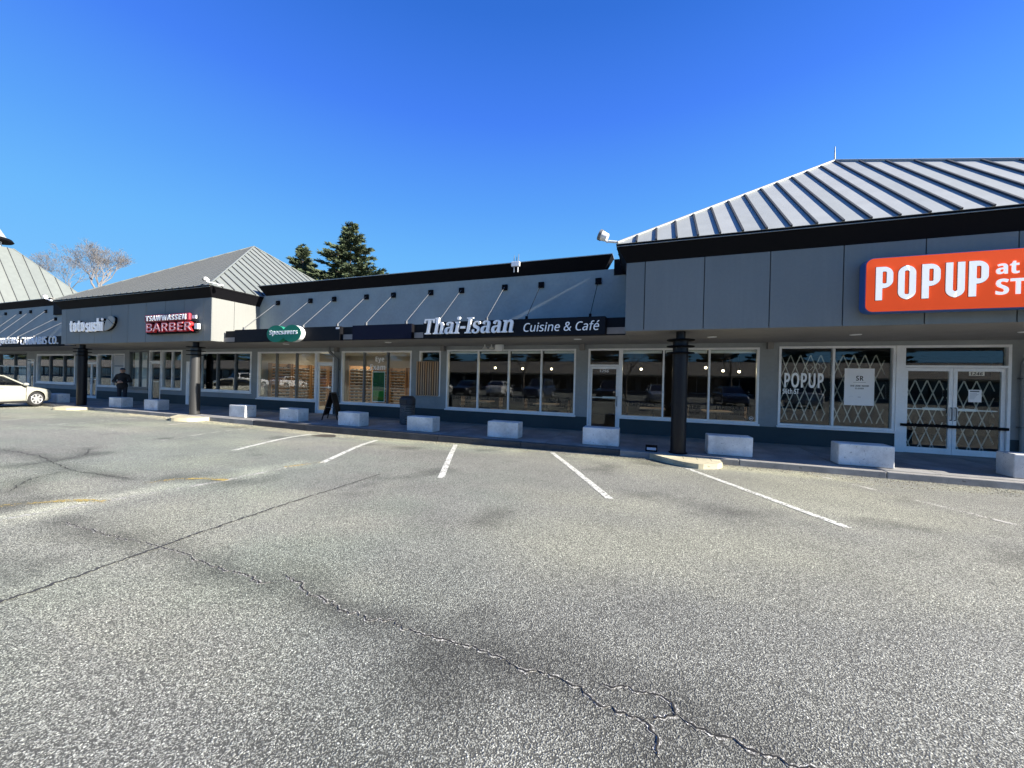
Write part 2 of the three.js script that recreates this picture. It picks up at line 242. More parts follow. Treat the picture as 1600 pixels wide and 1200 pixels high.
{
  const d = thing('storm_drain', 'round dark iron drain cover set in the asphalt by the kerb', 'drain', null, [-8.95, lotY(3.62, -8.95) + .004, 3.62]);
  part(d, 'frame', new THREE.CylinderGeometry(.36, .36, .012, 40, 1, true), M.iron); part(d, 'plate', new THREE.CylinderGeometry(.35, .35, .006, 40), M.iron);
  for (let i = -3; i <= 3; i++) part(d, 'grate_bar', bx(i * .085 - .022, i * .085 + .022, .003, .012, -Math.sqrt(.1 - (i * .085) ** 2), Math.sqrt(.1 - (i * .085) ** 2)), M.iron);
}

{
  const g = new THREE.DodecahedronGeometry(.006, 0), n = 16000, grit = new THREE.InstancedMesh(g, std([.30, .28, .23], .95), n), m = new THREE.Matrix4(), q = new THREE.Quaternion(), c = new THREE.Color();
  seed = 55; for (let i = 0; i < n; i++) { const x = rr(-20, 9), z = 2.885 + .62 * rnd() ** 2 * (.5 + vnoise(x * 1.3, 2, 120)) + .02 * rnd(), k = .45 + 1.5 * rnd() ** 3; m.compose(V(x, lotY(z, x) + .002, z), q.setFromEuler(new THREE.Euler(rnd() * 6, rnd() * 6, 0)), V(k, k * .7, k)); grit.setMatrixAt(i, m); const t = rr(.4, 1.5); grit.setColorAt(i, c.setRGB(t, t * .97, t * .85)); }
  grit.name = 'loose_grit'; grit.userData = { label: 'loose pale grit swept along the kerb', category: 'grit', kind: 'stuff' }; scene.add(grit);
}

// ---------------------------------------------------------------- pavement, kerb, column pads
const walkY = (z) => .13 + .05 * Math.min(1, Math.max(0, (2.72 - z) / 2.72));
{
  const walk = struct('pavement', bx(-70, 30, -.3, .06, -.3, 2.7), M.slabB, 'concrete pavement along the shop fronts');
  const sg = (n) => { const g = bx(.006, 1.52 * n - .006, 0, 1, .006, 2.70); const p = g.attributes.position; for (let i = 0; i < p.count; i++) p.setY(i, p.getY(i) ? walkY(p.getZ(i)) : .062); g.computeVertexNormals(); return g; };
  const g1 = sg(1), kg = rbx(.004, 2.436, -.28, .13, 2.712, KERB, .018, 2);
  for (let k = -32; k < 12; k++) part(walk, 'paving_slab', g1, k % 3 ? M.slabA : M.slabB).position.x = k * 1.52 - 1.02;
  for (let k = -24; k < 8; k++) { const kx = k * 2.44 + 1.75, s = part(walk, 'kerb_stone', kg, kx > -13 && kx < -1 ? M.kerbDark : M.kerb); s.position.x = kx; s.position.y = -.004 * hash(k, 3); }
}
const padShape = (w) => { const o = []; for (let i = 0; i <= 14; i++) { const a = i / 14; o.push([-.55 * w + a * 1.35 * w, KERB + .004 + .86 * Math.sin(Math.min(1, a * 1.28) * Math.PI / 2) - Math.max(0, a - .75) * .9]); } o.push([.92 * w, KERB + .45], [.92 * w, KERB + .004]); return o; };
const COLS = [[.57, 'beside the rightmost shop doors'], [-16.44, 'between the barber front and the spectacle shop'], [-24.37, 'furthest along the row']];
COLS.forEach(([x, where], i) => {
  const s = i ? 1.2 : .95, pts = padShape(s).map(([a, b]) => [x + a + (i ? .2 : -.08), b]).reverse();
  const pad = struct('column_pad', slab(pts, -.2, .118), M.padPaint, 'pale yellow kerb pad bulging into the lot around a black column');
  for (const u of [.08, .36, .64]) part(pad, 'joint', bx(x + u * s - .004, x + u * s + .004, .1181, .1195, KERB + .06, KERB + .4), M.seal);
  const c = thing('canopy_column', 'round black canopy column with three ring collars ' + where, 'column', 'canopy columns', [x, .128, 2.6]);
  part(c, 'shaft', cyl(0, 0, 0, 2.585, .165, 40), i === 1 ? M.columnGrey : M.blackGloss); part(c, 'neck', cyl(0, 0, 2.585, 2.772, .1, 28), M.blackGloss);
  for (const y of [2.28, 2.43, 2.575]) part(c, 'ring_collar', new THREE.LatheGeometry([[.166, -.02], [.29, -.012], [.3, 0], [.29, .012], [.166, .02]].map(([a, b]) => new THREE.Vector2(a, b + y)), 40), M.black);
  part(c, 'base_plate', cyl(0, 0, 0, .02, .2, 32), M.black);
});

// ---------------------------------------------------------------- shop buildings
const EAVE = 4.87;
// storefront wall with openings [x0, x1, y0, y1]
function storefront(b, x0, x1, open) {
  const up = [], lo = []; let x = x0; const top = 2.9;
  const add = (a, c, y0, y1) => { if (c - a < .004) return; if (y0 < .62) lo.push(bx(a, c, y0, Math.min(.62, y1), -.2, .012)); if (y1 > .62) up.push(bx(a, c, Math.max(.62, y0), y1, -.2, 0)); };
  for (const [a, c, y0, y1] of [...open].sort((p, q) => p[0] - q[0])) { add(x, a, .05, top); if (y0 > .2) add(a, c, .05, y0); add(a, c, y1, top); x = c; }
  add(x, x1, .05, top);
  up.forEach((g) => part(b, 'wall', g, M.wall)); lo.forEach((g) => part(b, 'wall_base', g, M.base));
}
function windowUnit(b, x0, x1, y0, y1, mull, { mat = M.alu, barMat, w = .055, sill = true, blind = false } = {}) {
  const f = [bx(x0, x0 + w, y0, y1, -.11, .015), bx(x1 - w, x1, y0, y1, -.11, .015), bx(x0 + w, x1 - w, y1 - w, y1, -.11, .013), bx(x0 + w, x1 - w, y0, y0 + w, -.11, .013)];
  const win = part(b, 'window', f, mat), xs = [x0, ...mull, x1];
  for (const m of mull) part(win, 'mullion', bx(m - w * .45, m + w * .45, y0 + w, y1 - w, -.1, .006), barMat || mat);
  for (let i = 0; i < xs.length - 1; i++) { part(win, 'pane', bx(xs[i] + w * .46, xs[i + 1] - w * .46, y0 + w, y1 - w, -.062, -.058), M.glass); }
  if (sill) part(win, 'sill', rbx(x0 - .03, x1 + .03, y0 - .055, y0 - .002, -.08, .06, .008), mat);
  if (blind) for (let i = 0; i < xs.length - 1; i++) part(win, 'roller_blind', bx(xs[i] + .05, xs[i + 1] - .05, y1 - .05 - blind, y1 - .06, -.2, -.16), M.white);
  return win;
}
function doorUnit(b, x0, x1, y1, transom, { mat = M.alu, leaves = 1, base = .17 } = {}) {
  const w = .055; part(b, 'door_frame', [bx(x0, x0 + w, base, y1, -.11, .016), bx(x1 - w, x1, base, y1, -.11, .016), bx(x0 + w, x1 - w, y1 - w, y1, -.11, .014), bx(x0 + w, x1 - w, transom, transom + w, -.11, .014)], mat);
  part(b, 'transom_pane', bx(x0 + w, x1 - w, transom + w, y1 - w, -.062, -.058), M.glass);
  const lw = (x1 - x0 - 2 * w) / leaves, out = [];
  for (let i = 0; i < leaves; i++) {
    const a = x0 + w + lw * i + .004, c = a + lw - .008, s = .07;
    const d = part(b, 'door', [bx(a, a + s, base + .01, transom - .006, -.085, -.035), bx(c - s, c, base + .01, transom - .006, -.085, -.035), bx(a + s, c - s, base + .01, base + .15, -.085, -.036), bx(a + s, c - s, transom - .08, transom - .006, -.085, -.036)], mat);
    part(d, 'pane', bx(a + s, c - s, base + .15, transom - .08, -.062, -.058), M.glass);
    const hx = leaves === 2 && i ? a + .035 : c - .035, pull = new THREE.CatmullRomCurve3([V(hx, 1.0, -.035), V(hx, 1.02, .02), V(hx, 1.28, .02), V(hx, 1.3, -.035)], false, 'catmullrom', .15);
    part(d, 'handle', new THREE.TubeGeometry(pull, 16, .011, 8), M.steel);
    part(d, 'push_bar', [bx(a + s, c - s, 1.235, 1.262, -.13, -.11), bx(a + (i ? .06 : lw * .45), a + (i ? lw * .5 : lw * .88), 1.225, 1.285, -.15, -.105)], M.alu);
    part(d, 'threshold', bx(a, c, base - .035, base, -.1, .03), M.aluGrey);
    out.push(d);
  }
  return out;
}
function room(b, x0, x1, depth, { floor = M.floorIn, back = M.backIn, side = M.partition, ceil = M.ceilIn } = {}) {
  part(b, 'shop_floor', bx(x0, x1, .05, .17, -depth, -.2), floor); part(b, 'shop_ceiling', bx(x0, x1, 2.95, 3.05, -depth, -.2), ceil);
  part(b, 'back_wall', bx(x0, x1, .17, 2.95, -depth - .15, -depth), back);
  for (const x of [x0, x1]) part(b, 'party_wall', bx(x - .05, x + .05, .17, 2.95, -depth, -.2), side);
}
// pyramid roof of standing seam metal over a flared black eave
function pyramidRoof(b, x0, x1, zF, yE, apexY, { step = .407, seamH = .034, cap = true, top = 0, old = false, hz } = {}) {
  const [RA, RB, RC] = old ? [M.darkRoof, M.darkRoofB, M.darkRoofC] : [M.roof, M.roofB, M.roofC];  // old picks the darker set of roof tones
  const cx = (x0 + x1) / 2, hw = (x1 - x0) / 2, hd = hz ?? hw, cz = zF - hd, corners = [V(x0, yE, zF), V(x1, yE, zF), V(x1, yE, zF - 2 * hd), V(x0, yE, zF - 2 * hd)], apex = V(cx, apexY, cz), k = 1 - top / hw;
  const tops = corners.map((c) => c.clone().lerp(apex, k)), deck = [];
  corners.forEach((c, i) => { const d = corners[(i + 1) % 4]; for (const t of [[c, d, tops[(i + 1) % 4]], [c, tops[(i + 1) % 4], tops[i]]]) for (const p of t) deck.push(p.x, p.y, p.z); });
  if (top) for (const t of [[0, 1, 2], [0, 2, 3]]) for (const i of t) deck.push(...tops[i].toArray());
  for (const t of [[0, 2, 1], [0, 3, 2]]) for (const i of t) deck.push(...corners[i].toArray());
  const g = new THREE.BufferGeometry(); g.setAttribute('position', new THREE.Float32BufferAttribute(deck, 3)); g.computeVertexNormals(); metric(g);
  const roof = part(b, 'roof', g, RB);
  corners.forEach((c, i) => {
    const d = corners[(i + 1) % 4], e = d.clone().sub(c).normalize(), mid = c.clone().add(d).multiplyScalar(.5), up = apex.clone().sub(mid).normalize(), n = e.clone().cross(up).normalize(); if (n.y < 0) n.negate();
    const half = c.distanceTo(d) / 2, slopeLen = apex.distanceTo(mid), at = (u, v) => mid.clone().addScaledVector(e, u).addScaledVector(up, v), H = (u) => Math.min(slopeLen * k, slopeLen * (1 - Math.abs(u) / half)), N = Math.round(half / step), st = half / N, mats = [RA, RC, RA, RB];
    for (let q = -N; q < N; q++) {
      const a = q * st, c2 = a + st, poly = [at(a, -.03), at(c2, -.03)]; if (H(c2) > .01) poly.push(at(c2, H(c2))); if (H(a) > .01) poly.push(at(a, H(a)));
      const rp = part(roof, 'roof_panel', prism(poly.map((p) => p.addScaledVector(n, .003)), n.clone().multiplyScalar(.008)), mats[Math.floor(hash(q + 40, i) * 4)]); rp.name = 'roof_panel';
      if (q > -N) { const L = H(a) - .02; if (L > .1) part(roof, 'standing_seam', prism([at(a - .019, -.035), at(a + .019, -.035), at(a + .019, L), at(a - .019, L)].map((p) => p.addScaledVector(n, .011)), n.clone().multiplyScalar(seamH)), M.seam); }
    }
  });
  if (cap) corners.forEach((c, i) => { const a = c.clone().add(V(0, .03, 0)), t = tops[i].clone().add(V(0, .035, 0)); part(roof, 'hip_cap', rod(a, t, .035, .035, 6), RC); });
  return { roof, apex, tops };
}
function frustum(x0, x1, z0, z1, y0, o, y1) {                       // flared eave board, wider at the top
  const A = [V(x0, y0, z1), V(x1, y0, z1), V(x1, y0, z0), V(x0, y0, z0)], B = [V(x0 - o, y1, z1 + o), V(x1 + o, y1, z1 + o), V(x1 + o, y1, z0 - o), V(x0 - o, y1, z0 - o)], p = [];
  const q = (a, b, c, d) => { for (const v of [a, b, c, a, c, d]) p.push(...v.toArray()); };
  for (let i = 0; i < 4; i++) { const j = (i + 1) % 4; q(A[i], A[j], B[j], B[i]); } q(B[0], B[1], B[2], B[3]); q(A[3], A[2], A[1], A[0]);
  const g = new THREE.BufferGeometry(); g.setAttribute('position', new THREE.Float32BufferAttribute(p, 3)); g.computeVertexNormals(); return metric(g);
}
// corner pavilion: panelled canopy box, flared eave, pyramid roof
function pavilion(b, x0, x1, joints, apexY, sidesSplit = 1.95, old = false, hz = undefined) {
  const SP = M.panelSide, hw = (x1 - x0) / 2 + .2, zB = 3.1 - 2 * (hz ?? hw) + .2, P = [M.panel, M.panelB, M.panelC];
  part(b, 'soffit', bx(x0 + .01, x1 - .01, 2.9, 3.06, -.2, 2.875), M.soffit);
  part(b, 'canopy_core', [bx(x0 + .03, x1 - .03, 3.06, 4.47, zB, 2.875), bx(x0 + .03, x1 - .03, 2.93, 3.06, 2.875, 2.878)], M.core);
  const xs = [x0, ...joints.filter((j) => j > x0 && j < x1), x1];
  for (let i = 0; i < xs.length - 1; i++) part(b, 'fascia_panel', bx(xs[i] + (i ? .009 : 0), xs[i + 1] - (i < xs.length - 2 ? .009 : 0), 2.9, 4.47, 2.88, 2.902), P[Math.floor(hash(i, Math.round(x0)) * 3)]);
  for (const [xa, xb] of [[x1 - .03, x1], [x0, x0 + .03]]) { part(b, 'side_panel', bx(xa, xb, 2.9, 4.47, sidesSplit + .006, 2.878), SP); part(b, 'side_panel', bx(xa, xb, 2.9, 4.47, .9, sidesSplit - .006), SP); }
  part(b, 'eave_board', frustum(x0, x1, zB, 2.9, 4.472, .2, EAVE - .06), M.black);
  part(b, 'gutter', [bx(x0 - .22, x1 + .22, EAVE - .058, EAVE - .004, 3.04, 3.12), bx(x1 + .14, x1 + .22, EAVE - .058, EAVE - .004, zB - .2, 3.038), bx(x0 - .22, x0 - .14, EAVE - .058, EAVE - .004, zB - .2, 3.038)], M.black);
  part(b, 'drip_edge', bx(x0 - .21, x1 + .21, EAVE - .068, EAVE - .06, 3.095, 3.124), M.drip);
  return pyramidRoof(b, x0 - .2, x1 + .2, 3.1, EAVE, apexY, { old, hz });
}
const GRP = 'connected shop units of the plaza';
const shopR = thing('shop_building', 'grey panelled corner unit with seamed hip roof behind the orange sign', 'building', GRP);
const shopM = thing('shop_building', 'low flat roofed middle unit with tie rod canopy and dark sign boxes', 'building', GRP);
const shopT = thing('shop_building', 'hip roofed grey unit carrying the sushi and barber signs', 'building', GRP);
const shopL = thing('shop_building', 'tie rod canopy unit behind the parked pale car', 'building', GRP);

// right unit
pavilion(shopR, -.64, 9.78, [-.23, .99, 2.21, 3.43, 4.65, 5.87, 7.09, 8.31, 9.53], 7.98, 1.95, false, 3.97);
storefront(shopR, -2.1, 11, [[-1.93, -.94, .17, 2.77], [-.94, 2.71, .68, 2.77], [3.16, 5.6, .68, 2.79], [5.73, 7.65, .17, 2.79], [8.1, 10.4, .68, 2.79]]);
const D1 = doorUnit(shopR, -1.93, -.94, 2.77, 2.22);
const W2 = windowUnit(shopR, -.94, 2.71, .68, 2.77, [.28, 1.49], { blind: .09 });
const W1 = windowUnit(shopR, 3.16, 5.6, .68, 2.79, [4.36]);
const DD = doorUnit(shopR, 5.73, 7.65, 2.79, 2.25, { leaves: 2 });
windowUnit(shopR, 8.1, 10.4, .68, 2.79, [9.25]);
part(shopR, 'pilaster', bx(5.604, 5.727, .17, 2.79, -.1, .03), M.alu);
part(shopR, 'security_bar', rbx(5.70, 7.62, .82, .885, .02, .05, .008), M.black, 'black bar across both doors');
part(shopR, 'lock_plate', [bx(6.6, 6.66, 1.1, 1.32, -.034, -.02), bx(6.72, 6.78, 1.1, 1.32, -.034, -.02)], M.white);
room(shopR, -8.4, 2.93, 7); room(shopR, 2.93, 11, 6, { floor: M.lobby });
// middle unit
const MIDT = 4.9;
function midTop(b, x0, x1, endL, endR, yT = MIDT, canopyTo = x1) {
  part(b, 'upper_wall', bx(x0, x1, 3.06, yT, -8, 1.1), M.upper);
  part(b, 'soffit', bx(x0, canopyTo, 2.9, 3.06, -.2, 2.46), M.soffit);
  const pr = (x, k) => [V(x, yT, .8), V(x + k * 0, yT, 1.1), V(x + k * .2, yT + .35, 1.3), V(x + k * .2, yT + .35, .8)];
  const A = pr(endL, -1), B = pr(endR, 1), p = [], q = (a, b_, c, d) => { for (const v of [a, b_, c, a, c, d]) p.push(...v.toArray()); };
  for (let i = 0; i < 4; i++) { const j = (i + 1) % 4; q(A[i], A[j], B[j], B[i]); } q(A[0], A[3], A[2], A[1]); q(B[0], B[1], B[2], B[3]);
  const g = new THREE.BufferGeometry(); g.setAttribute('position', new THREE.Float32BufferAttribute(p, 3)); g.computeVertexNormals(); part(b, 'cornice', metric(g), M.black);
  part(b, 'coping', bx(endL - .22, endR + .22, yT + .352, yT + .372, .78, 1.32), M.drip);
}
function tieRod(b, x, yTop, dark, x2 = x) {
  const r = part(b, 'tie_rod', rod(V(x, yTop, 1.16), V(x2, 3.40, 2.44), .008, .008, 8), dark ? M.black : M.steel);
  part(r, 'anchor_plate', rbx(x - .085, x + .085, yTop - .085, yTop + .085, 1.095, 1.16, .006), M.black);
  part(r, 'clevis', [bx(x2 - .03, x2 + .03, 3.312, 3.42, 2.41, 2.47)], dark ? M.black : M.steel);
}
midTop(shopM, -15.1, -.64, -14.75, -1.35);
part(shopM, 'cornice_return', [bx(-1.1, -.66, 4.72, 5.16, .6, 1.12)], M.black);
[-14.05, -12.34, -11.17, -9.68, -8.52, -7.02, -5.87, -4.37, -3.2, -1.52].forEach((x, i) => tieRod(shopM, x, 4.58, i > 7));
part(shopM, 'canopy_edge', bx(-15.0, -.66, 2.872, 3.30, 2.40, 2.458), M.boxBlack);
storefront(shopM, -16.85, -2.1, [[-16.66, -13.2, .68, 2.75], [-13.2, -12.25, .17, 2.75], [-11.85, -8.5, .66, 2.75], [-8.16, -7.25, 1.08, 2.74], [-7.0, -2.32, .66, 2.77]]);
const W3 = windowUnit(shopM, -7.0, -2.32, .66, 2.77, [-5.76, -4.61, -3.46], { blind: .08 });
const WS = windowUnit(shopM, -16.66, -13.2, .68, 2.75, [-15.51, -14.33], { barMat: M.aluGrey, w: .07 });
doorUnit(shopM, -13.2, -12.25, 2.75, 2.24);
const WE = windowUnit(shopM, -11.85, -8.5, .66, 2.75, [-10.73, -9.6], { barMat: M.aluGrey, w: .06 });
windowUnit(shopM, -8.16, -7.25, 1.08, 2.74, [], { sill: false });
room(shopM, -16.8, -8.4, 5.5, { floor: M.brightIn, back: M.brightIn, side: M.brightIn, ceil: M.white });
for (const x of [-2.12, 2.93, -7.12, -12.05]) part(x > -2.5 ? shopR : shopM, 'soffit_bracket', rbx(x - .07, x + .07, 2.72, 2.9, .0, .16, .006), M.soffit);
// toto unit
pavilion(shopT, -25.4, -15.1, [-15.53, -16.63, -17.8, -19.03, -20.24, -21.43, -22.69, -23.86, -24.98].reverse(), 8.58, 2.1, true);
storefront(shopT, -26.65, -16.85, [[-20.63, -17.05, .90, 2.76], [-21.6, -21.36, .17, 2.3], [-23.62, -21.97, .9, 2.86], [-24.64, -23.67, .17, 2.86], [-26.45, -24.75, .86, 2.86]]);
windowUnit(shopT, -20.63, -17.05, .90, 2.76, [-19.38, -18.14], { mat: M.alu, barMat: M.aluGrey, w: .08 });
windowUnit(shopT, -23.62, -21.97, .9, 2.86, [-22.78], { w: .07 });
doorUnit(shopT, -24.64, -23.67, 2.86, 2.26);
const WC = windowUnit(shopT, -26.45, -24.75, .86, 2.86, [-25.53], { mat: M.aluGrey, w: .08 });
part(WC, 'curtain', bx(-26.4, -24.8, .9, 2.8, -.26, -.22), M.white);
part(shopT, 'side_light', [bx(-21.6, -21.36, .17, 2.3, -.1, .03)], M.alu);
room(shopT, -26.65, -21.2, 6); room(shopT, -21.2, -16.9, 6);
// far unit
midTop(shopL, -52, -25.4, -52, -31.2, 5.3, -25.4);
[[-36.72, 5.05], [-34.91, 5.05], [-33.71, 5.05], [-32.0, 5.0], [-30.94, 4.54], [-29.3, 4.5]].forEach(([x, y]) => tieRod(shopL, x, y, false));
part(shopL, 'cornice_return', bx(-31.0, -29.4, 4.75, 5.45, .7, 1.2), M.black);
part(shopL, 'canopy_edge', bx(-52, -25.45, 2.872, 3.34, 2.40, 2.458), M.boxBlack);
storefront(shopL, -52, -26.65, [[-30.85, -29.5, .17, 2.66], [-29.45, -26.86, .9, 2.7], [-36.24, -31.79, .93, 2.71], [-37.4, -36.55, .17, 2.4], [-41.2, -37.5, .3, 2.8], [-50, -43, .7, 2.75]]);
doorUnit(shopL, -30.85, -29.5, 2.66, 2.2, { leaves: 2 }); const WT = windowUnit(shopL, -29.45, -26.86, .9, 2.7, [-28.07]);
part(WT, 'frosted_panel', bx(-28.0, -26.92, 1.1, 2.62, -.052, -.048), M.frost);
windowUnit(shopL, -36.24, -31.79, .93, 2.71, [-34.69, -33.07], { barMat: M.aluGrey, w: .1 }); doorUnit(shopL, -37.4, -36.55, 2.4, 2.2);
const WQ = windowUnit(shopL, -41.2, -37.5, .3, 2.8, [-39.14], { mat: M.aluGrey, sill: false }); windowUnit(shopL, -50, -43, .7, 2.75, [-47.6, -45.3]);
part(WQ, 'transom_bar', bx(-41.15, -37.55, 1.9, 1.96, -.1, .004), M.alu);
part(WQ, 'window_poster', bx(-38.9, -38.0, .75, 1.75, -.13, -.12), M.frost);
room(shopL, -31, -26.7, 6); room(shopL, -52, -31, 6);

const shopX = thing('shop_building', 'next tie rod canopy unit beyond the orange sign', 'building', GRP);
midTop(shopX, 9.78, 26, 10.3, 26); part(shopX, 'canopy_edge', bx(9.8, 26, 2.872, 3.30, 2.40, 2.458), M.boxBlack); [12.4, 14, 15.6, 17.2, 18.8].forEach((x) => tieRod(shopX, x, 4.58, false));
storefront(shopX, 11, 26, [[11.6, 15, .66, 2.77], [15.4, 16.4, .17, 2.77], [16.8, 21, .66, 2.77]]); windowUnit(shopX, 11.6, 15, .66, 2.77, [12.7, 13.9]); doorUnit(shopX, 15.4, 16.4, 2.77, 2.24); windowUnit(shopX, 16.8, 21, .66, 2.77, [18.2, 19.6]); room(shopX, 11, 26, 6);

// tower roof with its cupola further along
{
  const t = thing('corner_tower', 'tall hip roofed corner tower with a lantern cupola beyond the far shops', 'building');
  const x0 = -68.66, x1 = -52.34, hw = (x1 - x0) / 2;
  part(t, 'wall', bx(x0 + .6, x1 - .6, 0, 5.6, 3.36 - 2 * hw + .6, 2.8), M.upper);
  part(t, 'eave_board', frustum(x0 + .4, x1 - .4, 3.36 - 2 * hw + .4, 2.96, 5.2, .35, 5.58), M.black);
  pyramidRoof(t, x0, x1, 3.36, 5.6, 5.6 + hw * 1.15, { step: .83, seamH: .06, top: 1.2, old: true });
  const cx = (x0 + x1) / 2, cz = 3.36 - hw, y = 5.6 + (hw - 1.2) * 1.15;
  part(t, 'lantern', cyl(cx, cz, y - .02, y + .6, .82, 24), M.white);
  part(t, 'lantern_brim', new THREE.LatheGeometry([[0, 0], [1.5, .0], [1.58, .08], [1.45, .3], [0, .62]].map(([a, b]) => new THREE.Vector2(a, b + y + .6)), 40).translate(cx, 0, cz), M.black);
  part(t, 'lantern_roof', new THREE.ConeGeometry(1.25, 2.2, 8).translate(cx, y + 2.05, cz), M.roof);
}

// ---------------------------------------------------------------- signs
const GS = 'shop signs along the row';
{
  const s = thing('box_sign', 'orange rounded box sign with white block letters and blue sides', 'sign', GS);
  const shape = (x0, x1, y0, y1, r) => { const q = new THREE.Shape(); q.moveTo(x0 + r, y0); q.lineTo(x1 - r, y0); q.absarc(x1 - r, y0 + r, r, -Math.PI / 2, 0); q.lineTo(x1, y1 - r); q.absarc(x1 - r, y1 - r, r, 0, Math.PI / 2); q.lineTo(x0 + r, y1); q.absarc(x0 + r, y1 - r, r, Math.PI / 2, Math.PI); q.lineTo(x0, y0 + r); q.absarc(x0 + r, y0 + r, r, Math.PI, 1.5 * Math.PI); return q; };
  const ex = (q, d, z) => new THREE.ExtrudeGeometry(q, { depth: d, bevelEnabled: false, curveSegments: 10 }).translate(0, 0, z);
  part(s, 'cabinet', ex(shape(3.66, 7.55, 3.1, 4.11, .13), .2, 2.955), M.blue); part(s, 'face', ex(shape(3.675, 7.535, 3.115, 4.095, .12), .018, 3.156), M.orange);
  // heavy narrow letters
  const P = (x, w, y0, y1, o) => { const h = y1 - y0, t = .092, q = new THREE.Shape(), yb = y0 + h * .36; q.moveTo(x - o, y0 - o); q.lineTo(x + t + o, y0 - o); q.lineTo(x + t + o, yb - o); q.lineTo(x + w - .14, yb - o); q.absarc(x + w - .14, yb + .14, .14 + o, -Math.PI / 2, 0); q.lineTo(x + w + o, y1 - .14); q.absarc(x + w - .14, y1 - .14, .14 + o, 0, Math.PI / 2); q.lineTo(x - o, y1 + o); q.lineTo(x - o, y0 - o); q.holes.push(shape(x + t + o, x + w - .088 - o, yb + .085 + o, y1 - .085 - o, .02)); return q; };
  const O = (x, w, y0, y1, o) => { const q = shape(x - o, x + w + o, y0 - o, y1 + o, .14 + o); q.holes.push(shape(x + .088 + o, x + w - .088 - o, y0 + .09 + o, y1 - .09 - o, .025)); return q; };
  const U = (x, w, y0, y1, o) => { const q = new THREE.Shape(), r = .14; q.moveTo(x - o, y1 + o); q.lineTo(x - o, y0 + r); q.absarc(x + r, y0 + r, r + o, Math.PI, 1.5 * Math.PI); q.lineTo(x + w - r, y0 - o); q.absarc(x + w - r, y0 + r, r + o, -Math.PI / 2, 0); q.lineTo(x + w + o, y1 + o); q.lineTo(x + w - .09 - o, y1 + o); q.lineTo(x + w - .09 - o, y0 + .13 + o); q.lineTo(x + w - .11, y0 + .105 + o); q.lineTo(x + .11, y0 + .105 + o); q.lineTo(x + .09 + o, y0 + .13 + o); q.lineTo(x + .09 + o, y1 + o); return q; };
  [[P, 3.81], [O, 4.13], [P, 4.46], [U, 4.78], [P, 5.08]].forEach(([f, x]) => { part(s, 'letter_outline', ex(f(x, .245, 3.32, 3.93, .007), .004, 3.174), M.boxNavy); part(s, 'letter', ex(f(x, .245, 3.32, 3.93, 0), .014, 3.179), M.addedGlowWhite); });
  letters(s, 'at 56th', sansB, [5.42, 6.42, 3.68, 3.92], 3.175, .018, M.addedGlowWhite); letters(s, 'STREET', sansB, [5.42, 6.62, 3.33, 3.6], 3.175, .018, M.addedGlowWhite);
}
{
  const s = thing('channel_letter_sign', 'white handwritten style letters and beige hand roll emblem on panels', 'sign', GS);
  const L = letters(s, 'toto', sansB, [-24.38, -23.2, 3.40, 3.88], 2.985, .05, M.addedGlowLetter, { wobble: .02, gap: .1 }).concat(letters(s, 'sushi', sansB, [-23.08, -21.82, 3.39, 3.94], 2.985, .05, M.addedGlowLetter, { wobble: .02 }));
  L.forEach((m) => part(m, 'letter_return', m.geometry.clone().translate(0, 0, -2.985).scale(1, 1, 1.6).translate(0, 0, 2.904), M.black));
  const c = new THREE.Shape(); c.moveTo(-21.68, 3.40); c.quadraticCurveTo(-21.70, 3.72, -21.46, 3.90); c.lineTo(-21.06, 3.66); c.quadraticCurveTo(-21.2, 3.45, -21.68, 3.40);
  const r = new THREE.Shape(); r.moveTo(-21.44, 3.93); r.quadraticCurveTo(-21.36, 4.03, -21.18, 4.0); r.quadraticCurveTo(-20.95, 3.98, -20.98, 3.8); r.quadraticCurveTo(-20.99, 3.72, -21.04, 3.69); r.lineTo(-21.44, 3.93);
  for (const q of [c, r]) { const m = part(s, 'hand_roll_emblem', new THREE.ExtrudeGeometry(q, { depth: .04, bevelEnabled: false }).translate(0, 0, 2.985), M.coneGrey); part(m, 'emblem_return', new THREE.ExtrudeGeometry(q, { depth: .08, bevelEnabled: false }).translate(0, 0, 2.904), M.black); }
}
{
  const s = thing('neon_sign', 'two line red and maroon barber sign with neon edged letters', 'sign', GS);
  part(s, 'upper_cabinet', rbx(-18.75, -16.05, 3.64, 3.93, 2.96, 3.1, .06, 4), M.maroon); letters(s, 'TSAWWASSEN', sansB, [-18.62, -16.18, 3.685, 3.885], 3.101, .015, M.addedGlowLetter, { gap: .08 });
  part(s, 'lower_cabinet', bx(-18.72, -15.76, 3.19, 3.632, 2.93, 3.02), M.black);
  letters(s, 'BARBER', sansB, [-18.62, -15.82, 3.25, 3.61], 3.021, .08, M.red); letters(s, 'BARBER', sansR, [-18.57, -15.88, 3.285, 3.575], 3.102, .012, M.pink, { name: 'neon_tube' });
  part(s, 'junction_box', rbx(-15.78, -15.6, 3.32, 3.52, 2.95, 3.06, .01), M.white); part(s, 'bracket', bx(-16.03, -15.8, 3.72, 3.84, 2.96, 3.0), M.white);
}
{
  const s = thing('channel_letter_sign', 'long row of white capital letters on the far tie rod canopy', 'sign', GS);
  part(s, 'backing', bx(-33.4, -26.3, 2.885, 3.34, 2.46, 2.53), M.boxBlack); letters(s, 'QUEENS', sansB, [-32.65, -30.45, 2.95, 3.33], 2.56, .05, M.whiteLetter, { gap: .06 }); letters(s, 'CANNABIS CO.', sansR, [-30.2, -26.6, 2.96, 3.33], 2.56, .04, M.whiteLetter, { gap: .05 });
}
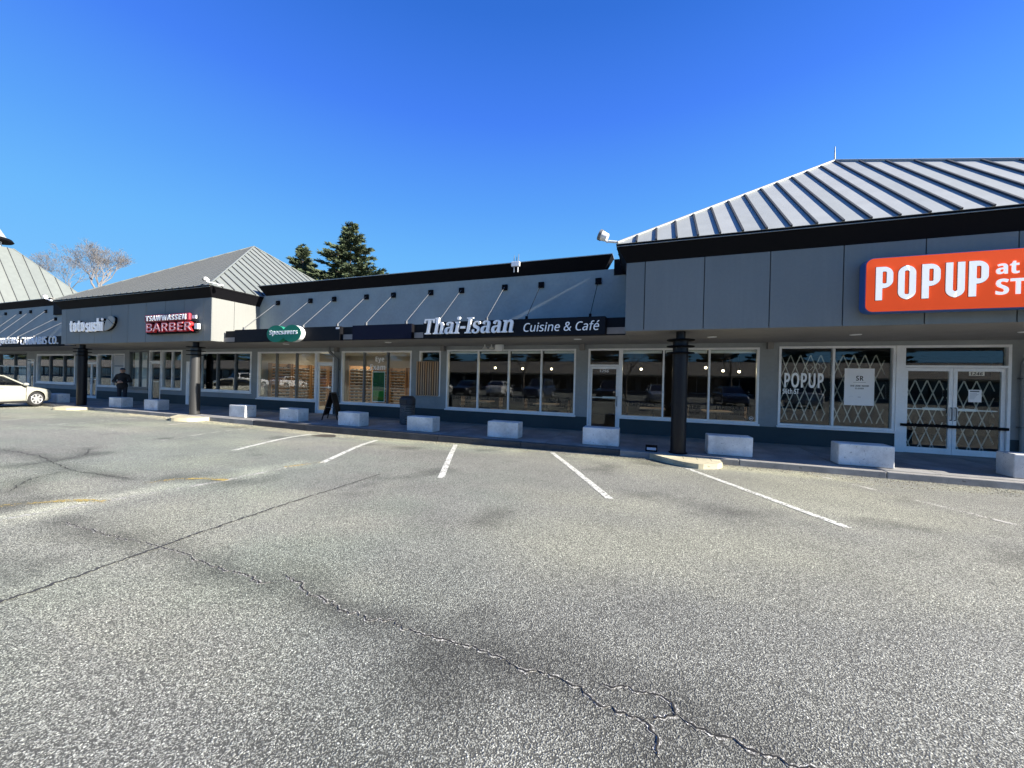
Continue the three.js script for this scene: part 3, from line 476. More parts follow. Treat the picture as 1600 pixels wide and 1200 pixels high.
{
  const s = thing('oval_sign', 'green double oval sign with white rim on the dark canopy', 'sign', GS);
  for (const x of [-12.02, -11.28]) { const e = (rx, ry, d, z) => new THREE.CylinderGeometry(1, 1, d, 48).rotateX(Math.PI / 2).scale(rx, ry, 1).translate(x, 3.1, z + d / 2); part(s, 'oval_can', e(.408, .278, .16, 2.60), x < -12 ? M.green : M.white); part(s, 'oval_face', e(.415, .285, .012, 2.762 + (x > -12 ? .002 : 0)), M.green); }
  letters(s, 'Specsavers', sansB, [-12.3, -11.02, 3.02, 3.23], 2.777, .012, M.whiteLetter);
}
for (const [x0, x1, m, label] of [[-14.3, -9.41, M.boxBlack, 'long dark green black fascia box behind the double oval sign'], [-8.9, -6.71, M.boxNavy, 'blank navy fascia box between two canopy signs']]) {
  const s = thing('fascia_box', label, 'sign box', GS); part(s, 'cabinet', bx(x0, x1, 2.87, 3.31, 2.462, 2.6), m); part(s, 'end_cap', bx(x1, x1 + .012, 2.88, 3.30, 2.47, 2.59), M.black); if (x1 < -9) part(s, 'maker_tag', bx(x1 - .16, x1 - .02, 3.22, 3.28, 2.601, 2.604), M.white);
}
{
  const s = thing('box_sign', 'long black canopy sign with raised white italic serif letters', 'sign', GS);
  part(s, 'cabinet', bx(-6.22, -1.12, 2.86, 3.3, 2.462, 2.72), M.boxBlack); part(s, 'end_cap', bx(-1.118, -1.1, 2.87, 3.29, 2.47, 2.71), M.black);
  letters(s, 'Thai-Isaan', serifB, [-6.15, -3.45, 2.95, 3.42], 2.74, .06, M.whiteLetter, { lean: .2, gap: -.02 }); letters(s, 'Cuisine & Café', sansR, [-3.18, -1.25, 2.965, 3.2], 2.722, .02, M.whiteLetter, { lean: .18 });
}

// ---------------------------------------------------------------- prints and notices on the glass
const font = (px, w = 'bold', f = 'sans-serif') => w + ' ' + Math.round(px) + 'px ' + f;
const fit = (c, t, x, y, w, h, style) => { c.save(); c.font = font(200, style?.w || 'bold', style?.f); const m = c.measureText(t), a = m.actualBoundingBoxAscent, b = m.actualBoundingBoxDescent, tw = m.width; c.translate(x, y); c.scale(w / tw, h / (a + b)); if (style?.lean) c.transform(1, 0, -style.lean, 1, 0, 0); c.fillText(t, 0, a); c.restore(); };
decal(W1, 'window_lettering', [3.24, 4.28, 1.5, 2.4], -.055, 420, (c, w, h) => {
  c.fillStyle = '#ffffff'; fit(c, 'POPUP', w * .04, h * .34, w * .87, h * .44); fit(c, '56th ST', w * .03, h * .81, w * .36, h * .16, { w: 'bold' });
  c.strokeStyle = 'rgba(225,225,220,.75)'; c.lineWidth = 3; c.beginPath(); for (let i = 0; i < 60; i++) { const t = i / 59; c.lineTo(w * (.52 + .38 * t + .04 * Math.sin(t * 31)), h * (.2 - .08 * t + .08 * Math.sin(t * 23))); } c.stroke();
});
decal(W1, 'window_notice', [4.61, 5.22, 1.28, 2.22], -.054, 420, (c, w, h) => {
  c.fillStyle = '#f3f3f5'; c.fillRect(0, 0, w, h); c.fillStyle = '#15151a'; fit(c, 'SR', w * .38, h * .2, w * .26, h * .13, { w: '', f: 'sans-serif' }); c.fillRect(w * .3, h * .375, w * .42, 2);
  fit(c, 'WE ARE NOW', w * .2, h * .45, w * .62, h * .045); fit(c, 'CLOSED', w * .36, h * .52, w * .3, h * .04); c.fillRect(w * .46, h * .77, w * .1, 3); c.strokeStyle = '#8a8a95'; c.beginPath(); c.moveTo(w * .17, h * .78); c.lineTo(w * .22, h * .75); c.lineTo(w * .3, h * .76); c.stroke();
});
decal(DD[1], 'door_notice', [6.97, 7.2, 1.45, 1.74], -.054, 420, (c, w, h) => { c.fillStyle = '#eceef2'; c.fillRect(0, 0, w, h); c.fillStyle = '#5a6070'; c.fillRect(w * .12, h * .08, w * .7, h * .1); for (let i = 0; i < 6; i++) c.fillRect(w * .12, h * (.28 + i * .09), w * (.3 + .4 * hash(i, 2)), 2); });
decal(DD[1], 'door_number', [6.97, 7.24, 2.07, 2.17], -.054, 420, (c, w, h) => { c.fillStyle = '#d8d4c8'; c.fillRect(0, 0, w, h); c.fillStyle = '#14110c'; fit(c, '1246', w * .08, h * .14, w * .84, h * .72, { lean: .15 }); });
decal(D1[0], 'door_number', [-1.62, -1.25, 2.03, 2.13], -.054, 420, (c, w, h) => { c.fillStyle = '#e8e8e8'; fit(c, '1256', w * .1, h * .08, w * .8, h * .84, { lean: .15 }); });
const frostText = (c, w, h) => { c.fillStyle = 'rgba(8,10,16,.82)'; fit(c, 'Thai-Isaan', w * .06, h * .05, w * .88, h * .5, { f: 'serif', lean: .2 }); fit(c, 'Cuisine & Café', w * .46, h * .7, w * .46, h * .22, { w: '', lean: .15 }); };
[-7, -5.76, -4.61, -3.46].forEach((x) => decal(W3, 'window_lettering', [x + .1, x + 1.05, .86, 1.2], -.055, 300, frostText));
[-.94, .28, 1.49].forEach((x) => decal(W2, 'window_lettering', [x + .12, x + 1.08, .86, 1.2], -.055, 300, frostText));
decal(WE, 'window_lettering', [-10.55, -9.68, 1.98, 2.55], -.055, 320, (c, w, h) => { c.fillStyle = '#ffffff'; fit(c, 'Eye', w * .36, h * .02, w * .52, h * .46); fit(c, 'Exam', w * .06, h * .56, w * .9, h * .38); });
decal(WE, 'window_poster', [-10.35, -9.75, .76, 1.95], -.066, 200, (c, w, h) => { c.fillStyle = '#0d5a24'; c.fillRect(0, 0, w, h); c.fillStyle = '#2c8a1c'; c.fillRect(0, h * .62, w, h * .2); c.fillStyle = '#6a8a18'; c.fillRect(0, h * .82, w, h * .1); c.strokeStyle = '#e6eee6'; c.lineWidth = 8; c.strokeRect(2, 2, w - 4, h - 4); });
decal(WT, 'window_lettering', [-27.9, -27.0, 1.95, 2.1], -.045, 200, (c, w, h) => { c.fillStyle = '#34506a'; for (let i = 0; i < 9; i++) c.fillRect(w * (.03 + i * .108), h * .2, w * .07, h * .5); });
decal(W2, 'window_sticker', [2.5, 2.62, .76, .88], -.055, 400, (c, w, h) => { c.strokeStyle = '#e8e8e8'; c.lineWidth = 5; c.beginPath(); c.arc(w / 2, h / 2, w * .4, 0, 7); c.stroke(); c.fillStyle = '#e8e8e8'; c.fillRect(w * .25, h * .4, w * .5, h * .2); });

// slatted timber screen on the wall
{
  const s = thing('slat_screen', 'upright timber slat screen fixed over the narrow window', 'screen'); part(s, 'backing', bx(-8.24, -7.3, 1.1, 2.33, .004, .02), M.boxBlack);
  for (let i = 0; i < 10; i++) part(s, 'slat', rbx(-8.25 + i * .097, -8.25 + i * .097 + .052, 1.08, 2.35, .022, .06, .005), i % 3 === 1 ? M.orangeWood : M.wood);
}
// folding lattice gates behind the glass
function lattice(x0, x1, y0, y1, z, label) {
  const g = thing('lattice_gate', label, 'security gate', 'folding lattice gates behind the glass'), h = y1 - y0, k = .36, run = h * k;
  for (const s of [-1, 1]) for (let x = x0 - run; x < x1 + run; x += .225) {
    let a = [x, y1], b = [x + s * run, y0]; const cut = (X) => { const t = (X - a[0]) / (b[0] - a[0]); return [X, a[1] + (b[1] - a[1]) * t]; };
    if (Math.max(a[0], b[0]) <= x0 + .03 || Math.min(a[0], b[0]) >= x1 - .03) continue;
    if (s > 0) { if (a[0] < x0) a = cut(x0); if (b[0] > x1) b = cut(x1); } else { if (b[0] < x0) b = cut(x0); if (a[0] > x1) a = cut(x1); }
    if (Math.hypot(a[0] - b[0], a[1] - b[1]) < .06) continue;
    const zz = z + s * .006, n = V(b[1] - a[1], a[0] - b[0], 0).normalize().multiplyScalar(.0115), p = [V(a[0], a[1], zz), V(b[0], b[1], zz)];
    part(g, 'lattice_bar', prism([p[0].clone().add(n), p[1].clone().add(n), p[1].clone().sub(n), p[0].clone().sub(n)], V(0, 0, .006)), M.gate);
  }
}
lattice(3.24, 4.3, .82, 2.58, -.3, 'steel folding gate behind the lettered window pane'); lattice(4.4, 5.52, .82, 2.58, -.3, 'steel folding gate behind the white window notice');
lattice(5.82, 6.66, .3, 1.95, -.3, 'steel folding gate behind the door leaf nearest the notice window'); lattice(6.72, 7.56, .3, 1.95, -.3, 'steel folding gate behind the door leaf with a small notice');

// ---------------------------------------------------------------- small fittings
for (const [x, y] of [[7.82, 0], [-11.98, .2]]) {
  const d = thing('downspout', x > 0 ? 'round grey downspout at the wall beside the gated doors' : 'dark downspout with an elbow beside the spectacle shop door', 'downspout', 'wall downspouts'), m = x > 0 ? M.wall : M.aluGrey;
  part(d, 'pipe', new THREE.TubeGeometry(new THREE.CatmullRomCurve3([V(x - y, 2.9, .34), V(x - y, 2.72, .32), V(x, 2.42, .1), V(x, 2.2, .085), V(x, .2, .085)], false, 'catmullrom', .2), 40, .055, 12), m);
  for (const yy of [.9, 2.0]) part(d, 'strap', bx(x - .075, x + .075, yy, yy + .03, .013, .148), M.aluGrey);
}
[1.35, 4.2, -2.0, -8.4, -13.1, 6.9].forEach((x, i) => { const l = thing('soffit_light', ['pot light in the soffit just past the black column', 'pot light in the soffit below the orange sign', 'pot light in the soffit over the single glass door', 'pot light in the soffit above the slat screen', 'pot light in the soffit over the spectacle shop entrance', 'pot light in the soffit over the double doors'][i], 'light', 'soffit pot lights', [x, 2.9, 1.5]); part(l, 'trim_ring', new THREE.TorusGeometry(.095, .014, 8, 28).rotateX(Math.PI / 2), M.white); part(l, 'lens', new THREE.CylinderGeometry(.085, .085, .012, 24).translate(0, -.004, 0), M.white); });
{
  const e = thing('emergency_light', 'grey box with twin lamp heads under the canopy sign', 'light'); part(e, 'box', rbx(-4.92, -4.66, 2.67, 2.89, .35, .5, .012), M.alu);
  for (const x of [-5.32, -5.08]) part(e, 'lamp_head', [cyl(x, .42, 2.76, 2.82, .09, 16, .05), cyl(x, .42, 2.82, 2.9, .02, 8)], M.white);
}
function flood(pos, turn, label, k = 1) {
  const f = thing('floodlight', label, 'light', 'white roof floodlights', pos, turn); f.scale.setScalar(k);
  part(f, 'arm', rod(V(.62, -.1, 0), V(.1, 0, 0), .03, .03, 8), M.white); part(f, 'base', rbx(.55, .75, -.16, -.08, -.06, .06, .01), M.white);
  const h = part(f, 'lamp_head', new THREE.CylinderGeometry(.115, .09, .16, 24).rotateZ(1.1).translate(0, .12, 0), M.white); part(h, 'visor', new THREE.CylinderGeometry(.125, .125, .07, 24, 1, true).rotateZ(1.1).translate(-.08, .165, 0), M.steel); part(f, 'knuckle', rod(V(.08, -.02, 0), V(0, .1, 0), .028, .028, 8), M.white);
}
flood([-1.15, 4.98, 3.02], 0, 'white floodlight on an arm at the eave corner near the canopy sign'); flood([-15.0, 4.96, 3.15], .5, 'white floodlight at the eave corner over the barber sign', .7); flood([-26.6, 5.0, 3.0], 0, 'white floodlight at the eave corner over the far letter sign', .75);
{
  const a = thing('wireless_antenna', 'small grey bracket antenna clamped on the black cornice', 'antenna', null, [-3.95, 5.2, 1.34]);
  part(a, 'box', rbx(-.13, .13, -.07, .07, -.03, .05, .01), M.alu); for (const [x, y0, y1] of [[-.06, .07, .26], [.02, .07, .22], [.08, .07, .3]]) part(a, 'whip', rod(V(x, y0, 0), V(x + .01, y1, 0), .011, .008, 6), M.steel); for (const x of [-.05, .07]) part(a, 'leg', rod(V(x, -.24, 0), V(x, -.07, 0), .014, .014, 6), M.white);
}
single('lightning_rod', rod(V(4.57, 7.95, -.87), V(4.57, 8.4, -.87), .018, .01, 6), M.aluGrey, 'thin metal rod on the tip of the nearest hip roof', 'rod');
{
  const l = thing('ground_lamp', 'small dark box lamp on the pavement beside the black column', 'light', null, [.0, .131, 2.62]); part(l, 'housing', prism([V(-.13, 0, -.08), V(-.13, 0, .1), V(-.13, .1, .06), V(-.13, .13, -.06)], V(.26, 0, 0)), M.black); part(l, 'lens', prism([V(-.1, .03, .096), V(.1, .03, .096), V(.1, .085, .074), V(-.1, .085, .074)], V(0, .004, .008)), M.frost);
}

// ---------------------------------------------------------------- concrete blocks on the pavement
const blockWhere = { '6.15': 'at the edge of the double doors', '3.58': 'below the white window notice', '1.19': 'next to the nearest black column', '-1.63': 'standing before the single glass door', '-4.24': 'below the four pane window', '-6.86': 'in front of the slat screen', '-9.49': 'just ahead of the stone bin', '-12.1': 'beside the folding board', '-14.68': 'with a sunlit end by the spectacle shop window', '-19.87': 'in front of the barber shop door', '-22.46': 'where the person stands', '-27.62': 'half behind the parked car nose' };
for (const [k, where] of Object.entries(blockWhere)) {
  const x = +k, y = walkY(2.3), g = rbx(0, .885, 0, .435, -.42, 0, .022, 2); const p = g.attributes.position, s0 = Math.round(x * 13);
  for (let i = 0; i < p.count; i++) { const a = p.getX(i), b = p.getY(i), c = p.getZ(i); p.setXYZ(i, a + .006 * (hash(Math.round(a * 40), Math.round(b * 40), s0) - .5), b, c + .006 * (hash(Math.round(b * 40), Math.round(c * 40), s0) - .5)); }
  const uv = g.attributes.uv; for (let i = 0; i < uv.count; i++) uv.setXY(i, uv.getX(i) + x * .37, uv.getY(i) + x * .71);
  const m = single('concrete_block', g, s0 % 2 ? M.block : M.blockB, 'rectangular pale concrete block ' + where, 'block', 'concrete blocks along the pavement'); m.position.set(x, y, 2.5 + .03 * (hash(s0, 4) - .5)); m.rotation.y = .07 * (hash(s0, 9) - .5);
}
// stone bin
{
  const b = thing('litter_bin', 'tall pebble faced litter bin with a dark lid by the pavement block', 'bin', null, [-7.78, walkY(1.2), 1.2]);
  part(b, 'body', metric(new THREE.CylinderGeometry(.255, .255, .62, 8, 1).rotateY(Math.PI / 8).translate(0, .33, 0).toNonIndexed()), M.aggregate); part(b, 'foot', new THREE.CylinderGeometry(.22, .22, .04, 24).translate(0, .02, 0), M.binLid);
  const lid = part(b, 'lid', new THREE.LatheGeometry([[0, .96], [.16, .95], [.23, .9], [.262, .84], [.262, .65], [.245, .64]].map(([x, y]) => new THREE.Vector2(x, y)), 28), M.binLid); part(lid, 'flap', rbx(-.14, .14, .71, .84, .235, .268, .01), M.trim);
}
// folding sandwich board
{
  const b = thing('sandwich_board', 'black folding sandwich board standing by the spectacle shop door', 'sign board', null, [-10.85, walkY(1.4), 1.4], 2.06);
  const leaf = (s) => { const m = new THREE.Matrix4().makeRotationX(s * .25); return (g) => g.applyMatrix4(m).translate(0, .01, -s * .26); };
  for (const s of [1, -1]) {
    const t = leaf(-s), q = leaf(-s);
    const f = part(b, 'board_leaf', merge([bx(-.3, -.26, 0, 1.0, -.015, .015), bx(.26, .3, 0, 1.0, -.015, .015), bx(-.26, .26, .95, 1.0, -.015, .015), bx(-.26, .26, .16, .2, -.015, .015)].map((g) => q(g))), M.blackGloss);
    part(f, 'chalk_panel', t(bx(-.26, .26, .2, .95, -.006, .006)), M.boxBlack); if (s > 0) part(f, 'poster', t(bx(-.12, .2, .25, .6, -.012, -.0065)), M.orangeWood);
  }
  part(b, 'stay', rod(V(-.28, .45, -.14), V(-.28, .45, .14), .008, .008, 6), M.steel);
}

// ---------------------------------------------------------------- shop interiors
RectAreaLightUniformsLib.init();
for (const [x, z] of [[-15.2, -2.4], [-12.6, -2.4], [-10.0, -2.4]]) {
  const l = thing('ceiling_panel_light', 'lit ceiling panel inside the spectacle shop', 'light', 'spectacle shop ceiling lights', [x, 2.948, z]); part(l, 'frame', bx(-.62, .62, -.03, 0, -.32, .32), M.white); part(l, 'diffuser', bx(-.58, .58, -.036, -.03, -.28, .28), bulb([1, .84, .6], .9));
  const a = new THREE.RectAreaLight(new THREE.Color(1, .82, .58), 3.2, 1.16, .56); a.position.set(0, -.045, 0); a.rotation.x = -Math.PI / 2; l.add(a);
}
[[-16.45, -1.0, 1], [-16.45, -2.1, 1], [-16.45, -3.2, 1], [-16.45, -4.3, 1], [-15.2, -4.9, 0], [-14.0, -4.9, 0], [-12.8, -4.9, 0], [-13.2, -2.6, .5], [-11.6, -4.9, 0], [-10.4, -4.9, 0]].forEach(([x, z, q], i) => {
  const s = thing('display_shelf', 'tall warm timber eyewear display inside the spectacle shop', 'shelf', 'eyewear displays in the spectacle shop', [x, .17, z], q * Math.PI / 2);
  s.userData.label = ['first', 'second', 'third', 'fourth'][i] && i < 4 ? 'warm timber eyewear display on the side wall, ' + ['nearest the window', 'second from the window', 'third from the window', 'furthest from the window'][i] : 'tall warm timber eyewear display deep inside the spectacle shop, ' + ['', '', '', '', 'in the back corner', 'second along the back', 'third along the back', 'standing free on the floor', 'fourth along the back', 'behind the green poster'][i];
  part(s, 'back_panel', bx(-.5, .5, 0, 2.1, -.2, -.17), M.orangeWood); for (const q of [-.51, .49]) part(s, 'upright', bx(q, q + .03, 0, 2.12, -.2, .04), M.orangeWood);
  const it = []; for (let r = 0; r < 12; r++) { part(s, 'shelf_board', bx(-.49, .49, .25 + r * .15, .265 + r * .15, -.17, .0), M.white); for (let k = 0; k < 5; k++) if (hash(k, r, i) > .18) { const xx = -.42 + k * .19; it.push(bx(xx, xx + .12, .266 + r * .15, .31 + r * .15, -.09, -.04)); } }
  part(s, 'eyewear_row', it, M.trim).userData.kind = 'stuff';
});
[[-5.9, -1.9, 2.22], [-4.75, -1.9, 2.2], [-3.6, -1.9, 2.2], [-.4, -2, 2.23], [1.63, -2, 2.3], [2.2, -2.4, 2.22], [2.6, -2, 2.18]].forEach(([x, z, y], i) => {
  const l = thing('pendant_lamp', 'small lit pendant bulb hanging inside the dark restaurant', 'light', 'restaurant pendant bulbs', [x, y, z]); part(l, 'cord', rod(V(0, .06, 0), V(0, 2.95 - y, 0), .006, .006, 5), M.black); part(l, 'bulb', new THREE.SphereGeometry(.045, 12, 8), bulb([1, .8, .5], 2.2)); part(l, 'socket', cyl(0, 0, .035, .1, .025, 10), M.black);
  const p = new THREE.PointLight(new THREE.Color(1, .8, .5), .22, 12, 2); p.castShadow = true; l.add(p);
});
function diningSet(x, z) {
  const t = thing('dining_table', 'dark square table inside the restaurant window', 'table', 'restaurant tables', [x, .17, z]); part(t, 'table_top', rbx(-.4, .4, .71, .75, -.4, .4, .01), M.wood); part(t, 'pedestal', cyl(0, 0, .03, .71, .04, 10), M.black); part(t, 'foot', cyl(0, 0, 0, .03, .25, 16), M.black);
  for (const s of [-1, 1]) { const c = thing('dining_chair', 'dark wooden chair drawn up to a restaurant table', 'chair', 'restaurant chairs', [x + s * .62, .17, z], s > 0 ? 0 : Math.PI); part(c, 'seat', rbx(-.2, .2, .43, .47, -.2, .2, .01), M.wood); part(c, 'backrest', rbx(.17, .2, .55, .9, -.19, .19, .008), M.wood); for (const [a, b] of [[-.18, -.18], [-.18, .18], [.18, -.18], [.18, .18]]) part(c, 'leg', rod(V(a, 0, b), V(a, a > 0 ? .9 : .44, b), .016, .016, 6), M.black); }
}
for (const [x, z] of [[-6.2, -1.3], [-3.6, -1.3], [.0, -1.4], [1.9, -1.4]]) diningSet(x, z);

// ---------------------------------------------------------------- cars
function buildCar(label, group, paint, tall = 0) {
  const car = thing('parked_car', label, 'car', group), L = 4.25, W = .87;
  const S = [[2.12, .60, .30, .66], [2.06, .70, .24, .72], [1.92, .78, .21, .765], [1.6, .84, .2, .83], [1.2, .865, .2, .895], [.85, .87, .2, .945], [.3, .87, .2, .975], [-.6, .87, .2, 1.0], [-1.4, .865, .22, 1.02], [-1.8, .84, .26, 1.02], [-2.0, .80, .32, .98], [-2.1, .72, .4, .86]];
  const sec = (w, yb, yt) => { const m = yb + (yt - yb) * .55; return [[0, yb], [w * .86, yb], [w * .96, yb + .05], [w * .985, yb + .16], [w, m], [w * .985, yt - .13], [w * .93, yt - .035], [w * .8, yt], [w * .4, yt + .018], [0, yt + .022]]; };
  const ring = (st) => { const h = sec(st[1], st[2], st[3] + tall * .12), r = h.map(([x, y]) => [x, y]); for (let i = h.length - 2; i > 0; i--) r.push([-h[i][0], h[i][1]]); return r; };
  const loft = (rows, close) => { const n = rows[0].length, pos = [], idx = []; rows.forEach((r) => r.forEach((p) => pos.push(...p))); for (let i = 0; i < rows.length - 1; i++) for (let j = 0; j < n; j++) { const a = i * n + j, b = i * n + (j + 1) % n; idx.push(a, a + n, b, b, a + n, b + n); } if (close) { for (let j = 1; j < n - 1; j++) { idx.push(0, j, j + 1); const o = (rows.length - 1) * n; idx.push(o, o + j + 1, o + j); } } const g = new THREE.BufferGeometry(); g.setAttribute('position', new THREE.Float32BufferAttribute(pos, 3)); g.setAttribute('uv', new THREE.Float32BufferAttribute(new Float32Array(pos.length / 3 * 2), 2)); g.setIndex(idx); g.computeVertexNormals(); return g; };
  const sub = []; for (let i = 0; i < S.length - 1; i++) for (let k = 0; k < 3; k++) { const t = k / 3; sub.push(S[i].map((v, q) => v + (S[i + 1][q] - v) * t)); } sub.push(S[S.length - 1]);
  const ev = new Evaluator(); ev.attributes = ['position', 'normal', 'uv']; ev.useGroups = false; let body = new Brush(loft(sub.map((st) => ring(st).map(([z, y]) => [st[0], y, z])), true)); body.updateMatrixWorld();
  for (const x of [1.32, -1.28]) for (const s of [-1, 1]) { const c = new Brush(new THREE.CylinderGeometry(.375, .375, .5, 36).rotateX(Math.PI / 2).translate(x, .33, s * .8)); c.updateMatrixWorld(); body = ev.evaluate(body, c, SUBTRACTION); body.updateMatrixWorld(); }
  const bg = body.geometry.clone(); bg.clearGroups(); part(car, 'body', bg, paint);
  // cabin: glass core, painted roof and pillars
  const yr = 1.44 + tall * .28, C = [[1.02, .925, .76, .70], [.30, yr - .05, .775, .60], [-.1, yr, .78, .605], [-.9, yr - .005, .77, .60], [-1.25 - tall * .35, yr - .06, .75, .58], [-1.82 - tall * .1, 1.06 + tall * .1, .72, .66]];
  const cab = (k, lift) => C.map(([x, y, wb, wt]) => { const b = .90; return [[x, b, -wb * k], [x, y - .05 + lift, -wt * k], [x, y + lift, -wt * k * .8], [x, y + .012 + lift, 0], [x, y + lift, wt * k * .8], [x, y - .05 + lift, wt * k], [x, b, wb * k]]; });
  part(car, 'cabin_glass', loft(cab(1, 0), true), M.carGlass);
  const rt = cab(1.004, .006).slice(1, 5).map((r) => r.slice(1, 6)), rp = [], ri = []; rt.forEach((r) => r.forEach((p) => rp.push(...p))); for (let i = 0; i < 3; i++) for (let j = 0; j < 4; j++) { const a = i * 5 + j; ri.push(a, a + 1, a + 5, a + 1, a + 6, a + 5); } const rg = new THREE.BufferGeometry(); rg.setAttribute('position', new THREE.Float32BufferAttribute(rp, 3)); rg.setIndex(ri); rg.computeVertexNormals(); part(car, 'roof', rg, paint);
  for (const s of [-1, 1]) {
    const q = (i, lo) => V(C[i][0], lo ? .92 : C[i][1] - .04, s * (lo ? C[i][2] : C[i][3]) * 1.004), bar = (a, b, r) => part(car, 'pillar', rod(a, b, r, r * .9, 6), paint);
    bar(V(1.0, .935, s * .735), q(1, 0), .035); bar(V(-.32, .93, s * .785), V(-.35, yr - .045, s * .603), .03); bar(V(-1.5, .99, s * .75), V(-1.15 - tall * .3, yr - .07, s * .59), .06); part(car, 'roof_rail', [rod(q(1, 0), q(2, 0), .03, .03, 6), rod(q(2, 0), q(3, 0), .03, .03, 6), rod(q(3, 0), q(4, 0), .03, .03, 6)], paint);
    part(car, 'belt_trim', rod(V(.98, .955, s * .80), V(-1.6, 1.01, s * .80), .012, .012, 6), M.trim);
    const mi = part(car, 'mirror', new THREE.SphereGeometry(.1, 14, 10).scale(.8, .68, 1.1).translate(.78, 1.0, s * .96), paint); part(mi, 'mirror_base', rod(V(.8, .95, s * .82), V(.78, .97, s * .94), .025, .025, 6), M.trim);
    part(car, 'headlight', new THREE.SphereGeometry(.16, 16, 10).scale(1.1, .52, .9).translate(1.88, .68, s * .58), M.headlight); part(car, 'tail_light', new THREE.SphereGeometry(.15, 14, 10).scale(.5, 1.0, .7).translate(-1.98, .84, s * .66), M.tail);
    part(car, 'door_handle', [rbx(-.16, .06, .82, .855, s * .872 - .014, s * .872 + .014, .01), rbx(-1.14, -.94, .84, .875, s * .868 - .014, s * .868 + .014, .01)], paint);
    part(car, 'door_gap', [bx(.88, .888, .32, .93, s * .868 - .006, s * .868 + .006), bx(-.36, -.352, .32, .96, s * .868 - .006, s * .868 + .006)], M.trim);
    part(car, 'sill_trim', rbx(-.9, .95, .19, .27, s * .85 - .03, s * .85 + .03, .02), M.trim);
    for (const x of [1.32, -1.28]) {
      const w = part(car, 'wheel', new THREE.TorusGeometry(.262, .072, 14, 40).scale(1, 1, 1.35).translate(x, .33, s * .76), M.rubber), sp = [];
      for (let k = 0; k < 7; k++) sp.push(new THREE.BoxGeometry(.215, .075, .02).translate(.11, 0, 0).rotateZ(k * 2 * Math.PI / 7).translate(x, .33, s * .842));
      part(w, 'rim', merge([new THREE.TorusGeometry(.215, .016, 8, 36).translate(x, .33, s * .84), new THREE.CylinderGeometry(.06, .07, .03, 20).rotateX(Math.PI / 2).translate(x, .33, s * .85), ...sp]), M.rim); part(w, 'brake_disc', new THREE.CylinderGeometry(.2, .2, .04, 28).rotateX(Math.PI / 2).translate(x, .33, s * .78), M.trim);
    }
  }
  part(car, 'grille', rbx(2.0, 2.115, .36, .5, -.42, .42, .03), M.trim); part(car, 'number_plate', rbx(-2.13, -2.1, .6, .72, -.22, .22, .005), M.white); part(car, 'bumper', rbx(2.02, 2.14, .52, .57, -.5, .5, .02), paint);
  return car;
}
const paint = (rgb) => phys(rgb, .35, { clearcoat: 1, clearcoatRoughness: .06 }), heading = Math.atan2(.9, -.43);
const car1 = buildCar('pale cream hatchback parked nose in before the far shops', 'parked cars', paint([.36, .36, .31]));
car1.position.set(-26.5, lotY(4.6), 4.85); car1.rotation.y = heading;
const carPaints = { white: paint([.72, .72, .72]), black: paint([.02, .02, .023]), blue: paint([.03, .05, .10]), silver: paint([.35, .36, .37]), maroon: paint([.10, .02, .02]) };
const suv = buildCar('tall white wagon in the facing row of the lot', 'parked cars', carPaints.white, 1); suv.position.set(-20.6, lotY(21), 21.2); suv.rotation.y = -Math.PI / 2 + .1;
const recolour = (o, m) => o.traverse((q) => { if (/^(body|roof|pillar|roof_rail|mirror|bumper|door_handle)$/.test(q.name)) q.material = m; });
[[car1, -16.9, 21, 'black', 'black hatchback in the facing row beside the tall white wagon'], [car1, -13.6, 21.4, 'white', 'white hatchback in the facing row of the lot'], [suv, -9.6, 21, 'blue', 'tall dark blue wagon in the facing row of the lot'], [suv, -3.4, 21.2, 'black', 'tall black wagon in the facing row opposite the glass door'], [car1, .4, 21, 'silver', 'silver hatchback in the facing row opposite the restaurant'], [car1, 5.6, 21.3, 'blue', 'dark blue hatchback in the facing row'], [suv, 10.2, 21.1, 'silver', 'tall silver wagon in the facing row'], [car1, -40.4, 21.0, 'white', 'white hatchback at the far end of the facing row'], [suv, -47.5, 21.2, 'white', 'tall white wagon at the far end of the facing row'], [car1, -34, 21, 'maroon', 'dark maroon hatchback in the facing row']].forEach(([src, x, z, c, label]) => recolour(copyOf(src, [x, lotY(z), z], Math.PI / 2 * (hash(Math.round(x), 2) > .5 ? 1 : -1) + .1, label), carPaints[c]));

